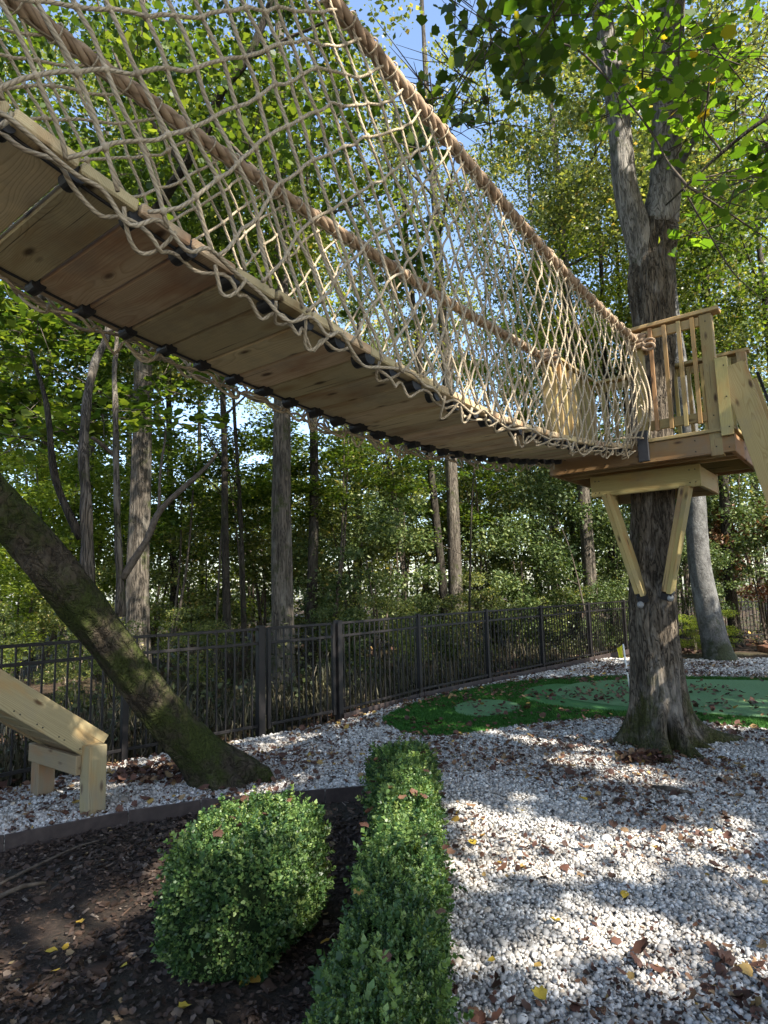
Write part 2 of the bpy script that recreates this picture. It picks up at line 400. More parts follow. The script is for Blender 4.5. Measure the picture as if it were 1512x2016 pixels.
# instanced stuff through geometry nodes --------------------------------------
def instancer(name, protos, P, rot, scl, parent=None, pid=None):
    n = len(P); me = bpy.data.meshes.new(name); me.vertices.add(n)
    me.vertices.foreach_set('co', np.asarray(P, np.float32).ravel())
    a = me.attributes.new('rot', 'FLOAT_VECTOR', 'POINT'); a.data.foreach_set('vector', np.asarray(rot, np.float32).ravel())
    scl = np.asarray(scl, np.float32); scl = scl if scl.ndim == 2 else np.repeat(scl[:, None], 3, 1)
    a = me.attributes.new('scl', 'FLOAT_VECTOR', 'POINT'); a.data.foreach_set('vector', np.ascontiguousarray(scl).ravel())
    pid = rng.integers(0, len(protos), n) if pid is None else pid
    a = me.attributes.new('pid', 'INT', 'POINT'); a.data.foreach_set('value', np.asarray(pid, np.int32))
    ng = bpy.data.node_groups.new(name + '_scatter', 'GeometryNodeTree')
    ng.interface.new_socket('Geometry', in_out='INPUT', socket_type='NodeSocketGeometry')
    ng.interface.new_socket('Geometry', in_out='OUTPUT', socket_type='NodeSocketGeometry')
    gi = ng.nodes.new('NodeGroupInput'); go = ng.nodes.new('NodeGroupOutput')
    iop = ng.nodes.new('GeometryNodeInstanceOnPoints'); ng.links.new(gi.outputs[0], iop.inputs['Points'])
    def attr(nm, ty):
        nd = ng.nodes.new('GeometryNodeInputNamedAttribute'); nd.data_type = ty; nd.inputs[0].default_value = nm; return nd.outputs[0]
    if len(protos) > 1:
        gti = ng.nodes.new('GeometryNodeGeometryToInstance')
        for p in reversed(protos):
            oi = ng.nodes.new('GeometryNodeObjectInfo'); oi.inputs[0].default_value = p; oi.transform_space = 'ORIGINAL'
            ng.links.new(oi.outputs['Geometry'], gti.inputs[0])
        iop.inputs['Pick Instance'].default_value = True
        ng.links.new(attr('pid', 'INT'), iop.inputs['Instance Index'])
        ng.links.new(gti.outputs[0], iop.inputs['Instance'])
    else:
        oi = ng.nodes.new('GeometryNodeObjectInfo'); oi.inputs[0].default_value = protos[0]
        ng.links.new(oi.outputs['Geometry'], iop.inputs['Instance'])
    e2r = ng.nodes.new('FunctionNodeEulerToRotation'); ng.links.new(attr('rot', 'FLOAT_VECTOR'), e2r.inputs[0])
    ng.links.new(e2r.outputs[0], iop.inputs['Rotation']); ng.links.new(attr('scl', 'FLOAT_VECTOR'), iop.inputs['Scale'])
    ng.links.new(iop.outputs[0], go.inputs[0])
    o = link(name, me, parent)
    md = o.modifiers.new('scatter', 'NODES'); md.node_group = ng
    o['kind'] = 'stuff'
    return o
def proto(name, me):
    return bpy.data.objects.new(name, me)     # never linked to the scene: only its geometry is instanced

# 2-D helpers
def inside(poly, X, Y):
    poly = np.asarray(poly); c = np.zeros(len(X), bool); n = len(poly)
    for i in range(n):
        x1, y1 = poly[i]; x2, y2 = poly[(i + 1) % n]
        with np.errstate(divide='ignore', invalid='ignore'):
            hit = ((y1 > Y) != (y2 > Y)) & (X < (x2 - x1) * (Y - y1) / (y2 - y1) + x1)
        c ^= hit
    return c
def smooth_poly(pts, n=8):
    P = np.array(pts, float); out = []
    m = len(P)
    for i in range(m):
        p0, p1, p2, p3 = P[(i - 1) % m], P[i], P[(i + 1) % m], P[(i + 2) % m]
        for k in range(n):
            t = k / n
            out.append(0.5 * ((2 * p1) + (-p0 + p2) * t + (2 * p0 - 5 * p1 + 4 * p2 - p3) * t * t + (-p0 + 3 * p1 - 3 * p2 + p3) * t ** 3))
    return np.array(out)
def ngon_sheet(name, poly, z, mat, thick=0.0):
    bm = bmesh.new(); vs_ = [bm.verts.new((x, y, z)) for x, y in poly]
    f = bm.faces.new(vs_)
    if f.normal.z < 0: f.normal_flip()
    if thick:
        r = bmesh.ops.extrude_face_region(bm, geom=[f])
        # keep the top, push the copy down
        for v in [e for e in r['geom'] if isinstance(e, bmesh.types.BMVert)]: v.co.z -= 0
        for v in vs_: v.co.z -= thick
    bmesh.ops.triangulate(bm, faces=[f_ for f_ in bm.faces if len(f_.verts) > 4])
    bmesh.ops.recalc_face_normals(bm, faces=bm.faces[:])
    me = bpy.data.meshes.new(name); bm.to_mesh(me); bm.free(); me.materials.append(mat)
    return me
# ================================================================== GROUND
def mat_forest_floor():
    m, nt, out = newmat('leaf_litter_soil'); g = G(nt)
    p = g.n('ShaderNodeNewGeometry').outputs['Position']
    n1 = g.noise(p, 9, 6, 0.75); n2 = g.noise(p, 0.5, 3, 0.6)
    c = g.ramp(n1, [(0.3, (0.012, 0.009, 0.006)), (0.5, (0.04, 0.028, 0.018)), (0.62, (0.09, 0.055, 0.035)), (0.75, (0.2, 0.13, 0.09))])
    c = g.mix(g.ramp(n2, [(0.5, (0, 0, 0)), (0.65, (0.5,) * 3)]), c, (0.05, 0.06, 0.025))
    g.l(g.bsdf(c, 0.9, g.bump(n1, 1.0, 0.05), 0.2), out.inputs[0]); return m
def mat_mulch():
    m, nt, out = newmat('dark_mulch_soil'); g = G(nt)
    p = g.n('ShaderNodeNewGeometry').outputs['Position']
    n1 = g.noise(p, 22, 7, 0.75); n2 = g.noise(p, 1.3, 3, 0.6); n3 = g.noise(p, 70, 3, 0.7)
    c = g.ramp(n1, [(0.3, (0.011, 0.008, 0.007)), (0.55, (0.04, 0.028, 0.021)), (0.72, (0.11, 0.075, 0.055))])
    c = g.mix(g.ramp(n2, [(0.45, (0, 0, 0)), (0.65, (0.55,) * 3)]), c, (0.045, 0.045, 0.034))
    h = g.math('MULTIPLY_ADD', n3, 0.3, n1)
    g.l(g.bsdf(c, 0.9, g.bump(h, 1.0, 0.03), 0.2), out.inputs[0]); return m
def mat_gravel_base():
    m, nt, out = newmat('gravel_underlay'); g = G(nt)
    p = g.n('ShaderNodeNewGeometry').outputs['Position']
    vo = g.n('ShaderNodeTexVoronoi', feature='F1'); vo.inputs['Scale'].default_value = 42; g.l(p, vo.inputs['Vector'])
    c = g.mix(g.ramp(vo.outputs['Distance'], [(0.2, (0, 0, 0)), (0.7, (1, 1, 1))]), (0.45, 0.43, 0.40), (0.10, 0.09, 0.08))
    n2 = g.noise(p, 3, 3, 0.6)
    c = g.mix(g.math('MULTIPLY', n2, 0.5), c, (0.12, 0.095, 0.075))
    inv = g.math('SUBTRACT', 1.0, vo.outputs['Distance'])
    g.l(g.bsdf(c, 0.8, g.bump(inv, 1.0, 0.02), 0.3), out.inputs[0]); return m
def mat_pebble():
    m, nt, out = newmat('white_marble_pebble'); g = G(nt)
    r = g.n('ShaderNodeObjectInfo').outputs['Random']
    p = g.n('ShaderNodeNewGeometry').outputs['Position']
    c = g.ramp(r, [(0, (0.13, 0.115, 0.10)), (0.18, (0.27, 0.26, 0.24)), (0.55, (0.45, 0.44, 0.42)), (0.92, (0.70, 0.695, 0.67)), (1, (0.44, 0.36, 0.27))])
    dirt = g.ramp(g.noise(p, 55, 4, 0.7), [(0.5, (0, 0, 0)), (0.72, (0.6,) * 3)])
    c = g.mix(dirt, c, (0.27, 0.235, 0.195))
    big = g.ramp(g.noise(p, 1.4, 3, 0.6), [(0.40, (0, 0, 0)), (0.66, (0.5,) * 3)])
    c = g.mix(big, c, (0.33, 0.29, 0.245))
    g.l(g.bsdf(c, 0.55, None, 0.35), out.inputs[0]); return m
def mat_turf(name, a, b):
    m, nt, out = newmat(name); g = G(nt)
    p = g.n('ShaderNodeNewGeometry').outputs['Position']
    c = g.ramp(g.noise(p, 160, 3, 0.7), [(0.3, a), (0.7, b)])
    c = g.mix(g.math('MULTIPLY', g.noise(p, 2.2, 3, 0.6), 0.35), c, tuple(x * 0.6 for x in a))
    g.l(g.bsdf(c, 0.85, g.bump(g.noise(p, 220, 2, 0.6), 0.6, 0.01), 0.2), out.inputs[0]); return m

# terrain: one big sheet, a little uneven beyond the fence
xs = np.concatenate([np.linspace(-120, -14, 14), np.linspace(-12, 16, 57), np.linspace(18, 120, 14)])
ys = np.concatenate([np.linspace(-60, -4, 8), np.linspace(-2, 34, 73), np.linspace(38, 160, 16)])
X, Y = np.meshgrid(xs, ys)
def fence_y(x):   # rough line of the fence
    return np.interp(x, [-9, -3.4, -1.42, 0.48, 3.02, 5.7, 7.2, 20], [-2, 5.7, 7.55, 9.9, 12.6, 15.6, 17.2, 18])
Z = np.full_like(X, -0.09)
beyond = np.clip((Y - fence_y(X) - 1.0) / 6.0, 0, 1)
for i in range(X.shape[0]):
    for j in range(X.shape[1]):
        if beyond[i, j] > 0:
            Z[i, j] += beyond[i, j] * (0.25 * noise.noise(Vector((X[i, j] * 0.25, Y[i, j] * 0.25, 0))) + 0.1)
nx = len(xs); ny = len(ys)
ii = (np.arange(ny - 1)[:, None] * nx + np.arange(nx - 1)[None]).ravel()
F = np.stack([ii, ii + 1, ii + nx + 1, ii + nx], 1)
tag(link('ground', mesh_np('ground', np.stack([X, Y, Z], -1).reshape(-1, 3), F, mat_forest_floor(), True)), kind='structure')
def ground_z(x, y):
    b = min(1.0, max(0.0, (y - float(fence_y(x)) - 1.0) / 6.0))
    return -0.09 + b * (0.25 * noise.noise(Vector((x * 0.25, y * 0.25, 0))) + 0.1)

# border between mulch bed and gravel: steel edging line, then the hedge
EDGE = [(-5.2, 2.7), (-3.6, 3.86), (-2.61, 4.50), (-1.95, 4.93), (-1.47, 5.13), (-0.95, 5.26), (-0.53, 5.32), (-0.15, 5.39)]
GRAVEL = [(-5.2, 2.7), (-3.6, 3.86), (-2.61, 4.50), (-1.95, 4.93), (-1.47, 5.13), (-0.95, 5.26), (-0.53, 5.32), (-0.15, 5.39), (0.1, 5.32), (0.30, 5.1),
          (0.20, 3.5), (0.10, 2.6), (0.05, 1.9), (0.05, -1.5), (9.5, -1.5), (9.5, 7), (10.2, 11.8), (9.0, 13.2), (7.4, 13.5), (6.2, 13.6), (5.3, 14.1), (4.7, 14.1),
          (3.6, 12.85), (2.45, 11.7), (1.2, 10.4), (0.2, 9.3), (-0.65, 8.05), (-1.42, 7.4), (-2.55, 6.5), (-3.5, 5.3), (-4.6, 4.2), (-5.6, 3.0)]
BED = [(-5.2, 2.7), (-3.6, 3.86), (-2.61, 4.50), (-1.95, 4.93), (-1.47, 5.13), (-0.95, 5.26), (-0.53, 5.32), (-0.15, 5.39), (0.1, 5.32), (0.30, 5.1),
       (0.20, 3.5), (0.10, 2.6), (0.05, 1.9), (0.05, -1.5), (-6, -1.5)]
bedm = ngon_sheet('mulch_bed', BED, -0.07, mat_mulch())
tag(link('mulch_bed', bedm), kind='structure')
tag(link('gravel_bed', ngon_sheet('gravel_bed', GRAVEL, 0.0, mat_gravel_base(), 0.08)), kind='structure')

GREEN = smooth_poly([(-0.08, 8.05), (0.12, 8.75), (0.72, 9.75), (1.62, 10.65), (2.6, 11.15), (3.9, 11.35), (5.4, 10.95), (7.2, 10.3), (8.6, 9.4),
                     (8.4, 7.2), (6.6, 6.6), (5.2, 6.75), (4.05, 7.1), (3.5, 7.6), (2.65, 7.9), (1.4, 7.55), (0.74, 7.2), (0.25, 7.3)], 6)
T_FRINGE = mat_turf('fringe_turf', (0.020, 0.075, 0.010), (0.05, 0.15, 0.022))
T_GREEN = mat_turf('putting_turf', (0.085, 0.175, 0.075), (0.13, 0.245, 0.115))
T_COLLAR = mat_turf('collar_turf', (0.04, 0.13, 0.04), (0.07, 0.18, 0.06))
tag(link('artificial_turf', ngon_sheet('artificial_turf', GREEN, 0.022, T_FRINGE, 0.03)), kind='structure')
CUP = smooth_poly([(0.86, 8.55), (0.95, 9.0), (1.28, 9.3), (1.66, 9.15), (1.75, 8.7), (1.5, 8.3), (1.18, 8.1), (0.95, 8.22)], 6)
tag(link('putting_green', ngon_sheet('putting_green', CUP, 0.027, T_GREEN)), kind='structure')
BIGP = smooth_poly([(2.45, 9.4), (2.62, 10.1), (3.3, 10.75), (4.3, 10.8), (5.6, 10.5), (7.0, 9.9), (7.9, 9.0), (7.8, 7.7), (6.4, 7.1), (5.1, 7.25), (4.1, 7.75), (3.35, 8.3), (2.75, 8.8)], 6)
COLP = smooth_poly([(1.95, 9.3), (2.2, 10.2), (2.7, 10.6), (3.0, 10.4), (3.4, 9.5), (3.6, 8.4), (3.0, 8.2), (2.3, 8.6)], 6)
tag(link('turf_collar', ngon_sheet('turf_collar', COLP, 0.026, T_COLLAR)), kind='structure')
tag(link('large_putting_green', ngon_sheet('large_putting_green', BIGP, 0.031, T_GREEN)), kind='structure')

# the forest path / mulch at the far right
tag(link('leafy_path', ngon_sheet('leafy_path', [(8.9, 14.3), (10.2, 13.9), (14, 13.9), (16, 17), (11, 17.2), (9.0, 15.8)], 0.04,
     mat_simple('rusty_pine_litter', (0.12, 0.05, 0.03), (0.42, 0.22, 0.14), 14, 0.9, 0.1, 0, 0.6), 0.15)), kind='structure')

# ---------------------------------------------------------------- pebbles
def pebble_protos():
    out = []
    mt = mat_pebble()
    for k in range(4):
        bm = bmesh.new(); bmesh.ops.create_icosphere(bm, subdivisions=2 if k < 2 else 1, radius=0.5)
        for v in bm.verts:
            n_ = noise.noise(v.co * 1.7 + Vector((k * 7, 0, 0)))
            v.co *= 1 + 0.35 * n_
            v.co.z *= 0.62; v.co.y *= 0.8
        for f in bm.faces: f.smooth = True
        me = bpy.data.meshes.new('pebble'); bm.to_mesh(me); bm.free(); me.materials.append(mt); out.append(proto('pebble', me))
    return out
def scatter_in(n, x0, x1, y0, y1, poly, excl=(), dens=None):
    Xr = rng.uniform(x0, x1, n); Yr = rng.uniform(y0, y1, n)
    k = inside(poly, Xr, Yr)
    for e in excl: k &= ~inside(e, Xr, Yr)
    k &= (np.abs(Xr) < 0.70 * Yr + 1.6)          # only where this yard could be seen from about here
    return Xr[k], Yr[k]
def edge_dist(x, y):
    d = np.full(len(x), 9.0)
    for (x1, y1), (x2, y2) in zip(EDGE, EDGE[1:]):
        t = np.clip(((x - x1) * (x2 - x1) + (y - y1) * (y2 - y1)) / ((x2 - x1) ** 2 + (y2 - y1) ** 2), 0, 1)
        d = np.minimum(d, np.hypot(x - x1 - t * (x2 - x1), y - y1 - t * (y2 - y1)))
    return d
PP = pebble_protos()
TRUNKC = (2.70, 6.55)
px_, py_, sz_ = [], [], []
for y0, y1, dens, size in ((1.2, 4.0, 7000, 0.0178), (4.0, 6.5, 4600, 0.0205), (6.5, 9.5, 2500, 0.025), (9.5, 14.5, 1000, 0.037)):
    area = 15 * (y1 - y0)
    a_, b_ = scatter_in(int(area * dens), -5.5, 9.5, y0, y1, GRAVEL, (GREEN,))
    k = (np.hypot(a_ - TRUNKC[0], b_ - TRUNKC[1]) > 0.30) & (edge_dist(a_, b_) > .03)
    a_, b_ = a_[k], b_[k]
    px_.append(a_); py_.append(b_); sz_.append(np.full(len(a_), size))
px_, py_, sz_ = np.concatenate(px_), np.concatenate(py_), np.concatenate(sz_)
n = len(px_); print('pebbles', n)
s = sz_ * rng.lognormal(0, 0.32, n)
P = np.stack([px_, py_, rng.uniform(0.0, 0.016, n) + s * 0.12], 1)
rot = np.stack([rng.normal(0, 0.45, n), rng.normal(0, 0.45, n), rng.uniform(0, 6.28, n)], 1)
pid = np.where(py_ < 5, rng.integers(0, 2, n), rng.integers(2, 4, n))
tag(instancer('white_pebbles', PP, P, rot, s, pid=pid), 'white and grey marble pebbles strewn thickly over the yard', 'gravel')

# ---------------------------------------------------------------- turf pile
def blade_proto(name, mat, w, h, nb):
    V = []; Fs = []
    for i in range(nb):
        a = random.uniform(0, 6.28); x, y = random.uniform(-.5, .5) * w * 6, random.uniform(-.5, .5) * w * 6
        dx, dy = math.cos(a) * w / 2, math.sin(a) * w / 2; lx, ly = random.uniform(-.5, .5) * h, random.uniform(-.5, .5) * h
        b = len(V); V += [(x - dx, y - dy, 0), (x + dx, y + dy, 0), (x + lx, y + ly, h * random.uniform(.7, 1.1))]; Fs.append((b, b + 1, b + 2))
    return proto(name, mesh_np(name, np.array(V), np.array(Fs), mat))
a_, b_ = scatter_in(60000, -0.3, 8.8, 6.4, 11.6, GREEN, (CUP, BIGP, COLP))
n = len(a_)
tag(instancer('turf_pile', [blade_proto('turf_tuft', T_FRINGE, 0.004, 0.028, 7)], np.stack([a_, b_, np.full(n, .022)], 1),
    np.stack([np.zeros(n), np.zeros(n), rng.uniform(0, 6.28, n)], 1), rng.uniform(.8, 1.5, n)), 'dark green artificial grass pile around the putting greens', 'turf')

# ---------------------------------------------------------------- fallen leaves
def mat_dead(name, stops):
    m, nt, out = newmat(name); g = G(nt)
    r = g.n('ShaderNodeObjectInfo').outputs['Random']; tc = g.n('ShaderNodeTexCoord').outputs['Object']
    c = g.ramp(r, stops); c = g.mix(g.math('MULTIPLY', g.noise(tc, 30, 3, 0.6), 0.6), c, (0.05, 0.025, 0.015))
    g.l(g.bsdf(c, 0.65, None, 0.3), out.inputs[0]); return m
DEAD = mat_dead('fallen_leaf_brown', [(0, (0.035, 0.017, 0.012)), (0.35, (0.07, 0.032, 0.023)), (0.6, (0.11, 0.048, 0.032)), (0.8, (0.17, 0.095, 0.055)), (0.93, (0.30, 0.20, 0.10)), (1, (0.45, 0.30, 0.06))])
LITTER = mat_dead('fallen_leaf_litter', [(0, (0.012, 0.009, 0.007)), (0.5, (0.032, 0.025, 0.020)), (0.85, (0.06, 0.048, 0.039)), (0.96, (0.13, 0.105, 0.085)), (1, (0.30, 0.22, 0.10))])
YELLOW = mat_dead('fallen_leaf_yellow', [(0, (0.45, 0.30, 0.03)), (0.5, (0.55, 0.42, 0.05)), (1, (0.42, 0.22, 0.04))])
def dead_proto(name, mat, curl, tm=LOBED):
    v, f = tm; v = v.copy(); v[:, 0] -= 0.5
    v[:, 2] = curl * ((v[:, 0] * 2) ** 2 * 0.16 + (v[:, 1] * 2) ** 2 * 0.22) + 0.05 * np.sin(v[:, 0] * 9 + v[:, 1] * 7)
    # fan from the middle so the curl shows
    k = len(v); v = np.vstack([v, [[0, 0, -0.02]]]); j = np.arange(k)
    return proto(name, mesh_np(name, v, np.stack([j, (j + 1) % k, np.full(k, k)], 1), mat))
def litter(name, x0, x1, y0, y1, poly, n, z, size, mat, label, excl=(), tilt=0.35, prot=None):
    a_, b_ = scatter_in(n, x0, x1, y0, y1, poly, excl)
    n = len(a_)
    # leaves gather in drifts
    keep = np.array([noise.noise(Vector((x * 1.1, y * 1.1, 3.3))) + 0.35 > rng.random() * 0.75 for x, y in zip(a_, b_)], bool)
    a_, b_ = a_[keep], b_[keep]; n = len(a_)
    prot = prot or [dead_proto('dead_leaf', mat, c, t) for c, t in ((1.0, LOBED), (-0.8, LOBED), (1.3, OVAL), (0.4, OVAL))]
    return tag(instancer(name, prot, np.stack([a_, b_, z + rng.uniform(0, 0.014, n)], 1),
        np.stack([rng.normal(0, tilt, n), rng.normal(0, tilt, n), rng.uniform(0, 6.28, n)], 1), size * rng.lognormal(0, .3, n)), label, 'fallen leaves')
litter('fallen_leaves_on_gravel', -5, 9, 1.4, 14, GRAVEL, 30000, 0.030, 0.046, DEAD, 'brown and red dry leaves scattered over the white gravel', (GREEN,))
litter('leaf_crumbs_on_gravel', -5, 9, 1.4, 14, GRAVEL, 110000, 0.026, 0.019, DEAD, 'small brown leaf crumbs scattered among the white pebbles', (GREEN,), .6)
litter('fallen_leaves_on_turf', -0.3, 8.8, 6.4, 11.6, GREEN, 5200, 0.045, 0.055, DEAD, 'dry brown leaves lying on the artificial turf')
litter('leaf_litter_in_bed', -5.5, 0.3, 1.2, 5.5, BED, 30000, -0.062, 0.029, LITTER, 'dark brown leaf litter covering the mulch bed', (), 0.3)
ff = [(-14, 4), (-9, -1), (-3.6, 5.6), (-1.4, 7.7), (0.5, 10.1), (3.0, 12.8), (5.7, 15.8), (14, 17), (20, 40), (-20, 40)]
litter('forest_leaf_litter', -12, 12, 4, 24, ff, 26000, -0.04, 0.11, DEAD, 'rust and tan leaf litter on the woodland floor beyond the fence')
def cluster(name, cx, cy, r, n, z, label):
    t = rng.uniform(0, 6.28, n); q = r * np.sqrt(rng.random(n))
    prot = [dead_proto('dead_leaf', DEAD, c, LOBED) for c in (1.0, -0.8)]
    tag(instancer(name, prot, np.stack([cx + q * np.cos(t), cy + q * np.sin(t) * .7, z + rng.uniform(0, .05, n)], 1),
        np.stack([rng.normal(0, .5, n), rng.normal(0, .5, n), rng.uniform(0, 6.28, n)], 1), rng.uniform(.05, .09, n)), label, 'fallen leaves')
cluster('leaf_drift', 2.30, 5.98, 0.24, 120, 0.03, 'drift of russet leaves caught between the front roots of the big oak')
cluster('leaf_drift', -2.0, 5.9, 0.45, 170, 0.03, 'dark red leaf drift between the slide posts and the leaning trunk')
cluster('leaf_drift', 7.0, 14.6, 0.8, 260, 0.06, 'orange leaf drift at the foot of the pale trunk behind the green')

# a few bright single leaves
yp = [(480, 1938, .07), (500, 1932, .07), (100, 1868, .06), (128, 1866, .05), (362, 1985, .05), (640, 1850, .045), (243, 1902, .04), (157, 1817, .04),
      (108, 1908, .05), (968, 1892, .06), (1063, 1960, .055), (1230, 1757, .08), (950, 1645, .06), (1092, 1813, .05), (1150, 1570, .06), (1025, 1595, .05), (930, 1660, .05)]
ym = [dead_proto('yellow_leaf', YELLOW, c, t).data for c, t in ((0.9, OVAL), (1.2, LOBED), (-0.7, OVAL))]
for k, (x, y, s_) in enumerate(yp):
    bed = x < 700
    p = gnd(x, y, -0.05 if bed else 0.035)
    o = link('yellow_leaf', ym[k % 3], None, p); o.scale = (s_ * (1.15 if bed else 1.1),) * 3
    o.rotation_euler = (random.uniform(-.3, .3), random.uniform(-.3, .3), random.uniform(0, 6.28))
    if bed: tag(o, 'small yellow autumn leaf lying on the dark mulch bed', 'leaf', 'yellow leaves lying on the dark mulch')
    else: tag(o, 'small yellow autumn leaf lying on the white gravel', 'leaf', 'yellow leaves lying on the white gravel')

# bark chips and twigs in the bed
CHIP = mat_dead('mulch_chip', [(0, (0.012, 0.009, 0.007)), (0.6, (0.045, 0.03, 0.022)), (0.9, (0.10, 0.065, 0.045)), (1, (0.26, 0.22, 0.18))])
def chip_proto(lx, ly, lz):
    bm = bmesh.new(); bmesh.ops.create_cube(bm, size=1)
    for v in bm.verts: v.co = Vector((v.co.x * lx * random.uniform(.6, 1), v.co.y * ly * random.uniform(.6, 1), v.co.z * lz * random.uniform(.6, 1)))
    me = bpy.data.meshes.new('bark_chip'); bm.to_mesh(me); bm.free(); me.materials.append(CHIP); return proto('bark_chip', me)
a_, b_ = scatter_in(38000, -5.5, .3, 1.2, 5.5, BED)
kk = np.array([noise.noise(Vector((x * 1.6, y * 1.6, 9))) + 0.45 > rng.random() * .8 for x, y in zip(a_, b_)], bool); a_, b_ = a_[kk], b_[kk]
n = len(a_)
tag(instancer('bark_mulch', [chip_proto(1, .35, .14), chip_proto(1, .5, .25), chip_proto(1, .12, .1), chip_proto(1, .8, .3)],
    np.stack([a_, b_, -0.066 + rng.uniform(0, .012, n)], 1), np.stack([rng.normal(0, .25, n), rng.normal(0, .25, n), rng.uniform(0, 6.28, n)], 1),
    rng.lognormal(math.log(.022), .5, n)), 'dark shredded bark mulch in the planting bed', 'mulch')
for pts, r, lab in (([gnd(0, 1740, -.05), gnd(70, 1705, -.04), gnd(150, 1668, -.05), gnd(195, 1655, -.045)], .010, 'thin grey stick lying in the bed near the steel edging'),
                    ([gnd(0, 1765, -.05), gnd(45, 1745, -.035), gnd(90, 1738, -.05)], .014, 'short thick brown stick at the left edge of the bed')):
    q, rr = resample(pts, [r, r, r * .7, r * .4][:len(pts)], .04); v, f, _ = tube(q, rr, 6)
    tag(link('fallen_stick', mesh_np('fallen_stick', v, f, TWIG, True)), lab, 'stick')
q, rr = resample([gnd(1285, 1548, .02), gnd(1320, 1555, .03), gnd(1370, 1562, .02)], [.012, .028, .008], .04); v, f, _ = tube(q, rr, 7)
tag(link('dark_root', mesh_np('dark_root', v, f, TWIG, True)), 'short dark root poking out of the gravel in front of the big oak', 'root')

# ================================================================== STEEL EDGING
edge = empty('garden_edging', (*EDGE[2], 0), 'dark brown steel garden edging between the mulch bed and the gravel', 'edging')
seg = [(EDGE[0], EDGE[1]), (EDGE[1], EDGE[2]), (EDGE[2], EDGE[3]), (EDGE[3], EDGE[4]), (EDGE[4], EDGE[5]), (EDGE[5], EDGE[6]), (EDGE[6], EDGE[7])]
for a, b in seg:
    a = Vector((*a, 0)); b = Vector((*b, 0)); d = (b - a).normalized() * 0.003
    board('edging_strip', a + d + Vector((0, 0, -.02)), b - d + Vector((0, 0, -.02)), 0.014, 0.115, EDGING, edge)
# ================================================================== BIG OAK WITH THE PLATFORM
def nz3(x, y, z): return noise.noise(Vector((x, y, z)))
def bark_disp(amp, kx=7.0, kz=1.6, off=0.0):
    def f(P, th, L, rr):
        out = np.zeros_like(rr)
        for i in range(len(P)):
            for j in range(len(th)):
                c, s_ = math.cos(th[j]), math.sin(th[j])
                a = nz3(c * kx * .32, s_ * kx * .32, P[i][2] * kz * .5 + off)
                b = 1 - abs(nz3(c * kx + off, s_ * kx, P[i][2] * kz)) * 2.4
                d = 1 - abs(nz3(c * kx * 2.1, s_ * kx * 2.1 + off, P[i][2] * kz * 2.4)) * 2
                out[i, j] = amp * (1.6 * a + 0.55 * b + 0.3 * d - .4)
        return out
    return f
def gauss_ang(th, c, w):
    d = (th - R(c) + math.pi) % (2 * math.pi) - math.pi
    return np.exp(-(d / w) ** 2)
oak = empty('oak_tree', (2.70, 6.55, 0), 'thick forked tree with flared mossy roots carrying the wooden platform', 'tree')
BARK_STEM = mat_bark('stem_bark', (0.11, 0.10, 0.085), (0.36, 0.335, 0.295), (0.06, 0.075, 0.02), 0.1, (9, 9, 1.6), (0.36, 0.34, 0.31), 0.5, 0.8)
bd = bark_disp(0.024, 6.5, 1.7)
def oak_disp(P, th, L, rr):
    d = bd(P, th, L, rr)
    for i in range(len(P)):
        z = max(P[i][2], 0.0)
        for c, w, A, h in ((166, .24, .34, .13), (190, .14, .16, .15), (222, .20, .38, .13), (250, .17, .52, .17), (281, .15, .55, .14), (300, .12, .2, .12), (8, .18, .66, .14), (60, .3, .34, .2), (118, .3, .34, .2), (332, .17, .26, .15)):
            d[i] += A * gauss_ang(th, c, w) * math.exp(-((z + .0) / h) ** 0.9)
        d[i] -= .045 * math.exp(-z / .2)
        d[i] += np.array([.05 * nz3(math.cos(t_) * 3, math.sin(t_) * 3, z * 2.5) + .03 * nz3(math.cos(t_) * 9, math.sin(t_) * 9, z * 6) for t_ in th]) * math.exp(-z / .35)
        d[i] += .05 * np.sin(th * 3 + 1) * math.exp(-z / .8)
        d[i] -= .20 * gauss_ang(th, 264, .10) * math.exp(-((z - .16) / .12) ** 2)          # the dark hollow between two roots
        d[i] += .06 * gauss_ang(th, 250, .16) * math.exp(-((z - .34) / .08) ** 2)
    return d
pts = [(2.70, 6.55, -.12), (2.69, 6.55, .25), (2.70, 6.55, .7), (2.71, 6.55, 1.1), (2.76, 6.55, 1.8), (2.80, 6.55, 2.4), (2.86, 6.55, 3.4), (2.95, 6.57, 4.3), (3.00, 6.6, 4.9), (3.10, 6.62, 5.4), (3.24, 6.62, 6.0), (3.30, 6.6, 6.6), (3.38, 6.55, 7.5), (3.46, 6.5, 8.4), (3.6, 6.5, 10.0), (3.7, 6.7, 12), (3.8, 6.9, 14)]
rad = [.29, .262, .245, .228, .212, .208, .21, .215, .24, .225, .165, .155, .15, .145, .13, .10, .05]
q, rr = resample(pts, rad, .045)
kz = int(np.argmax(q[:, 2] > 5.55))
v, f, _ = tube(q[:kz], rr[:kz], 120, disp=oak_disp)
link('trunk', mesh_np('trunk', v, f, BARK_MAIN, True), oak)
v, f, _ = tube(q[kz - 2:], rr[kz - 2:] * .99, 48, disp=bark_disp(.009, 6, 1.6, 2))
link('stem', mesh_np('stem', v, f, BARK_STEM, True), oak)
q, rr = resample([(2.98, 6.6, 4.85), (2.90, 6.58, 5.35), (2.80, 6.6, 5.9), (2.78, 6.6, 6.4), (2.76, 6.6, 7.1), (2.69, 6.6, 7.8), (2.66, 6.6, 8.4), (2.5, 6.7, 10), (2.3, 6.8, 12)], [.16, .155, .135, .125, .12, .115, .11, .09, .04], .05)
v, f, _ = tube(q, rr, 48, disp=bark_disp(.010, 6, 1.9, 5))
link('stem', mesh_np('stem', v, f, BARK_STEM, True), oak)
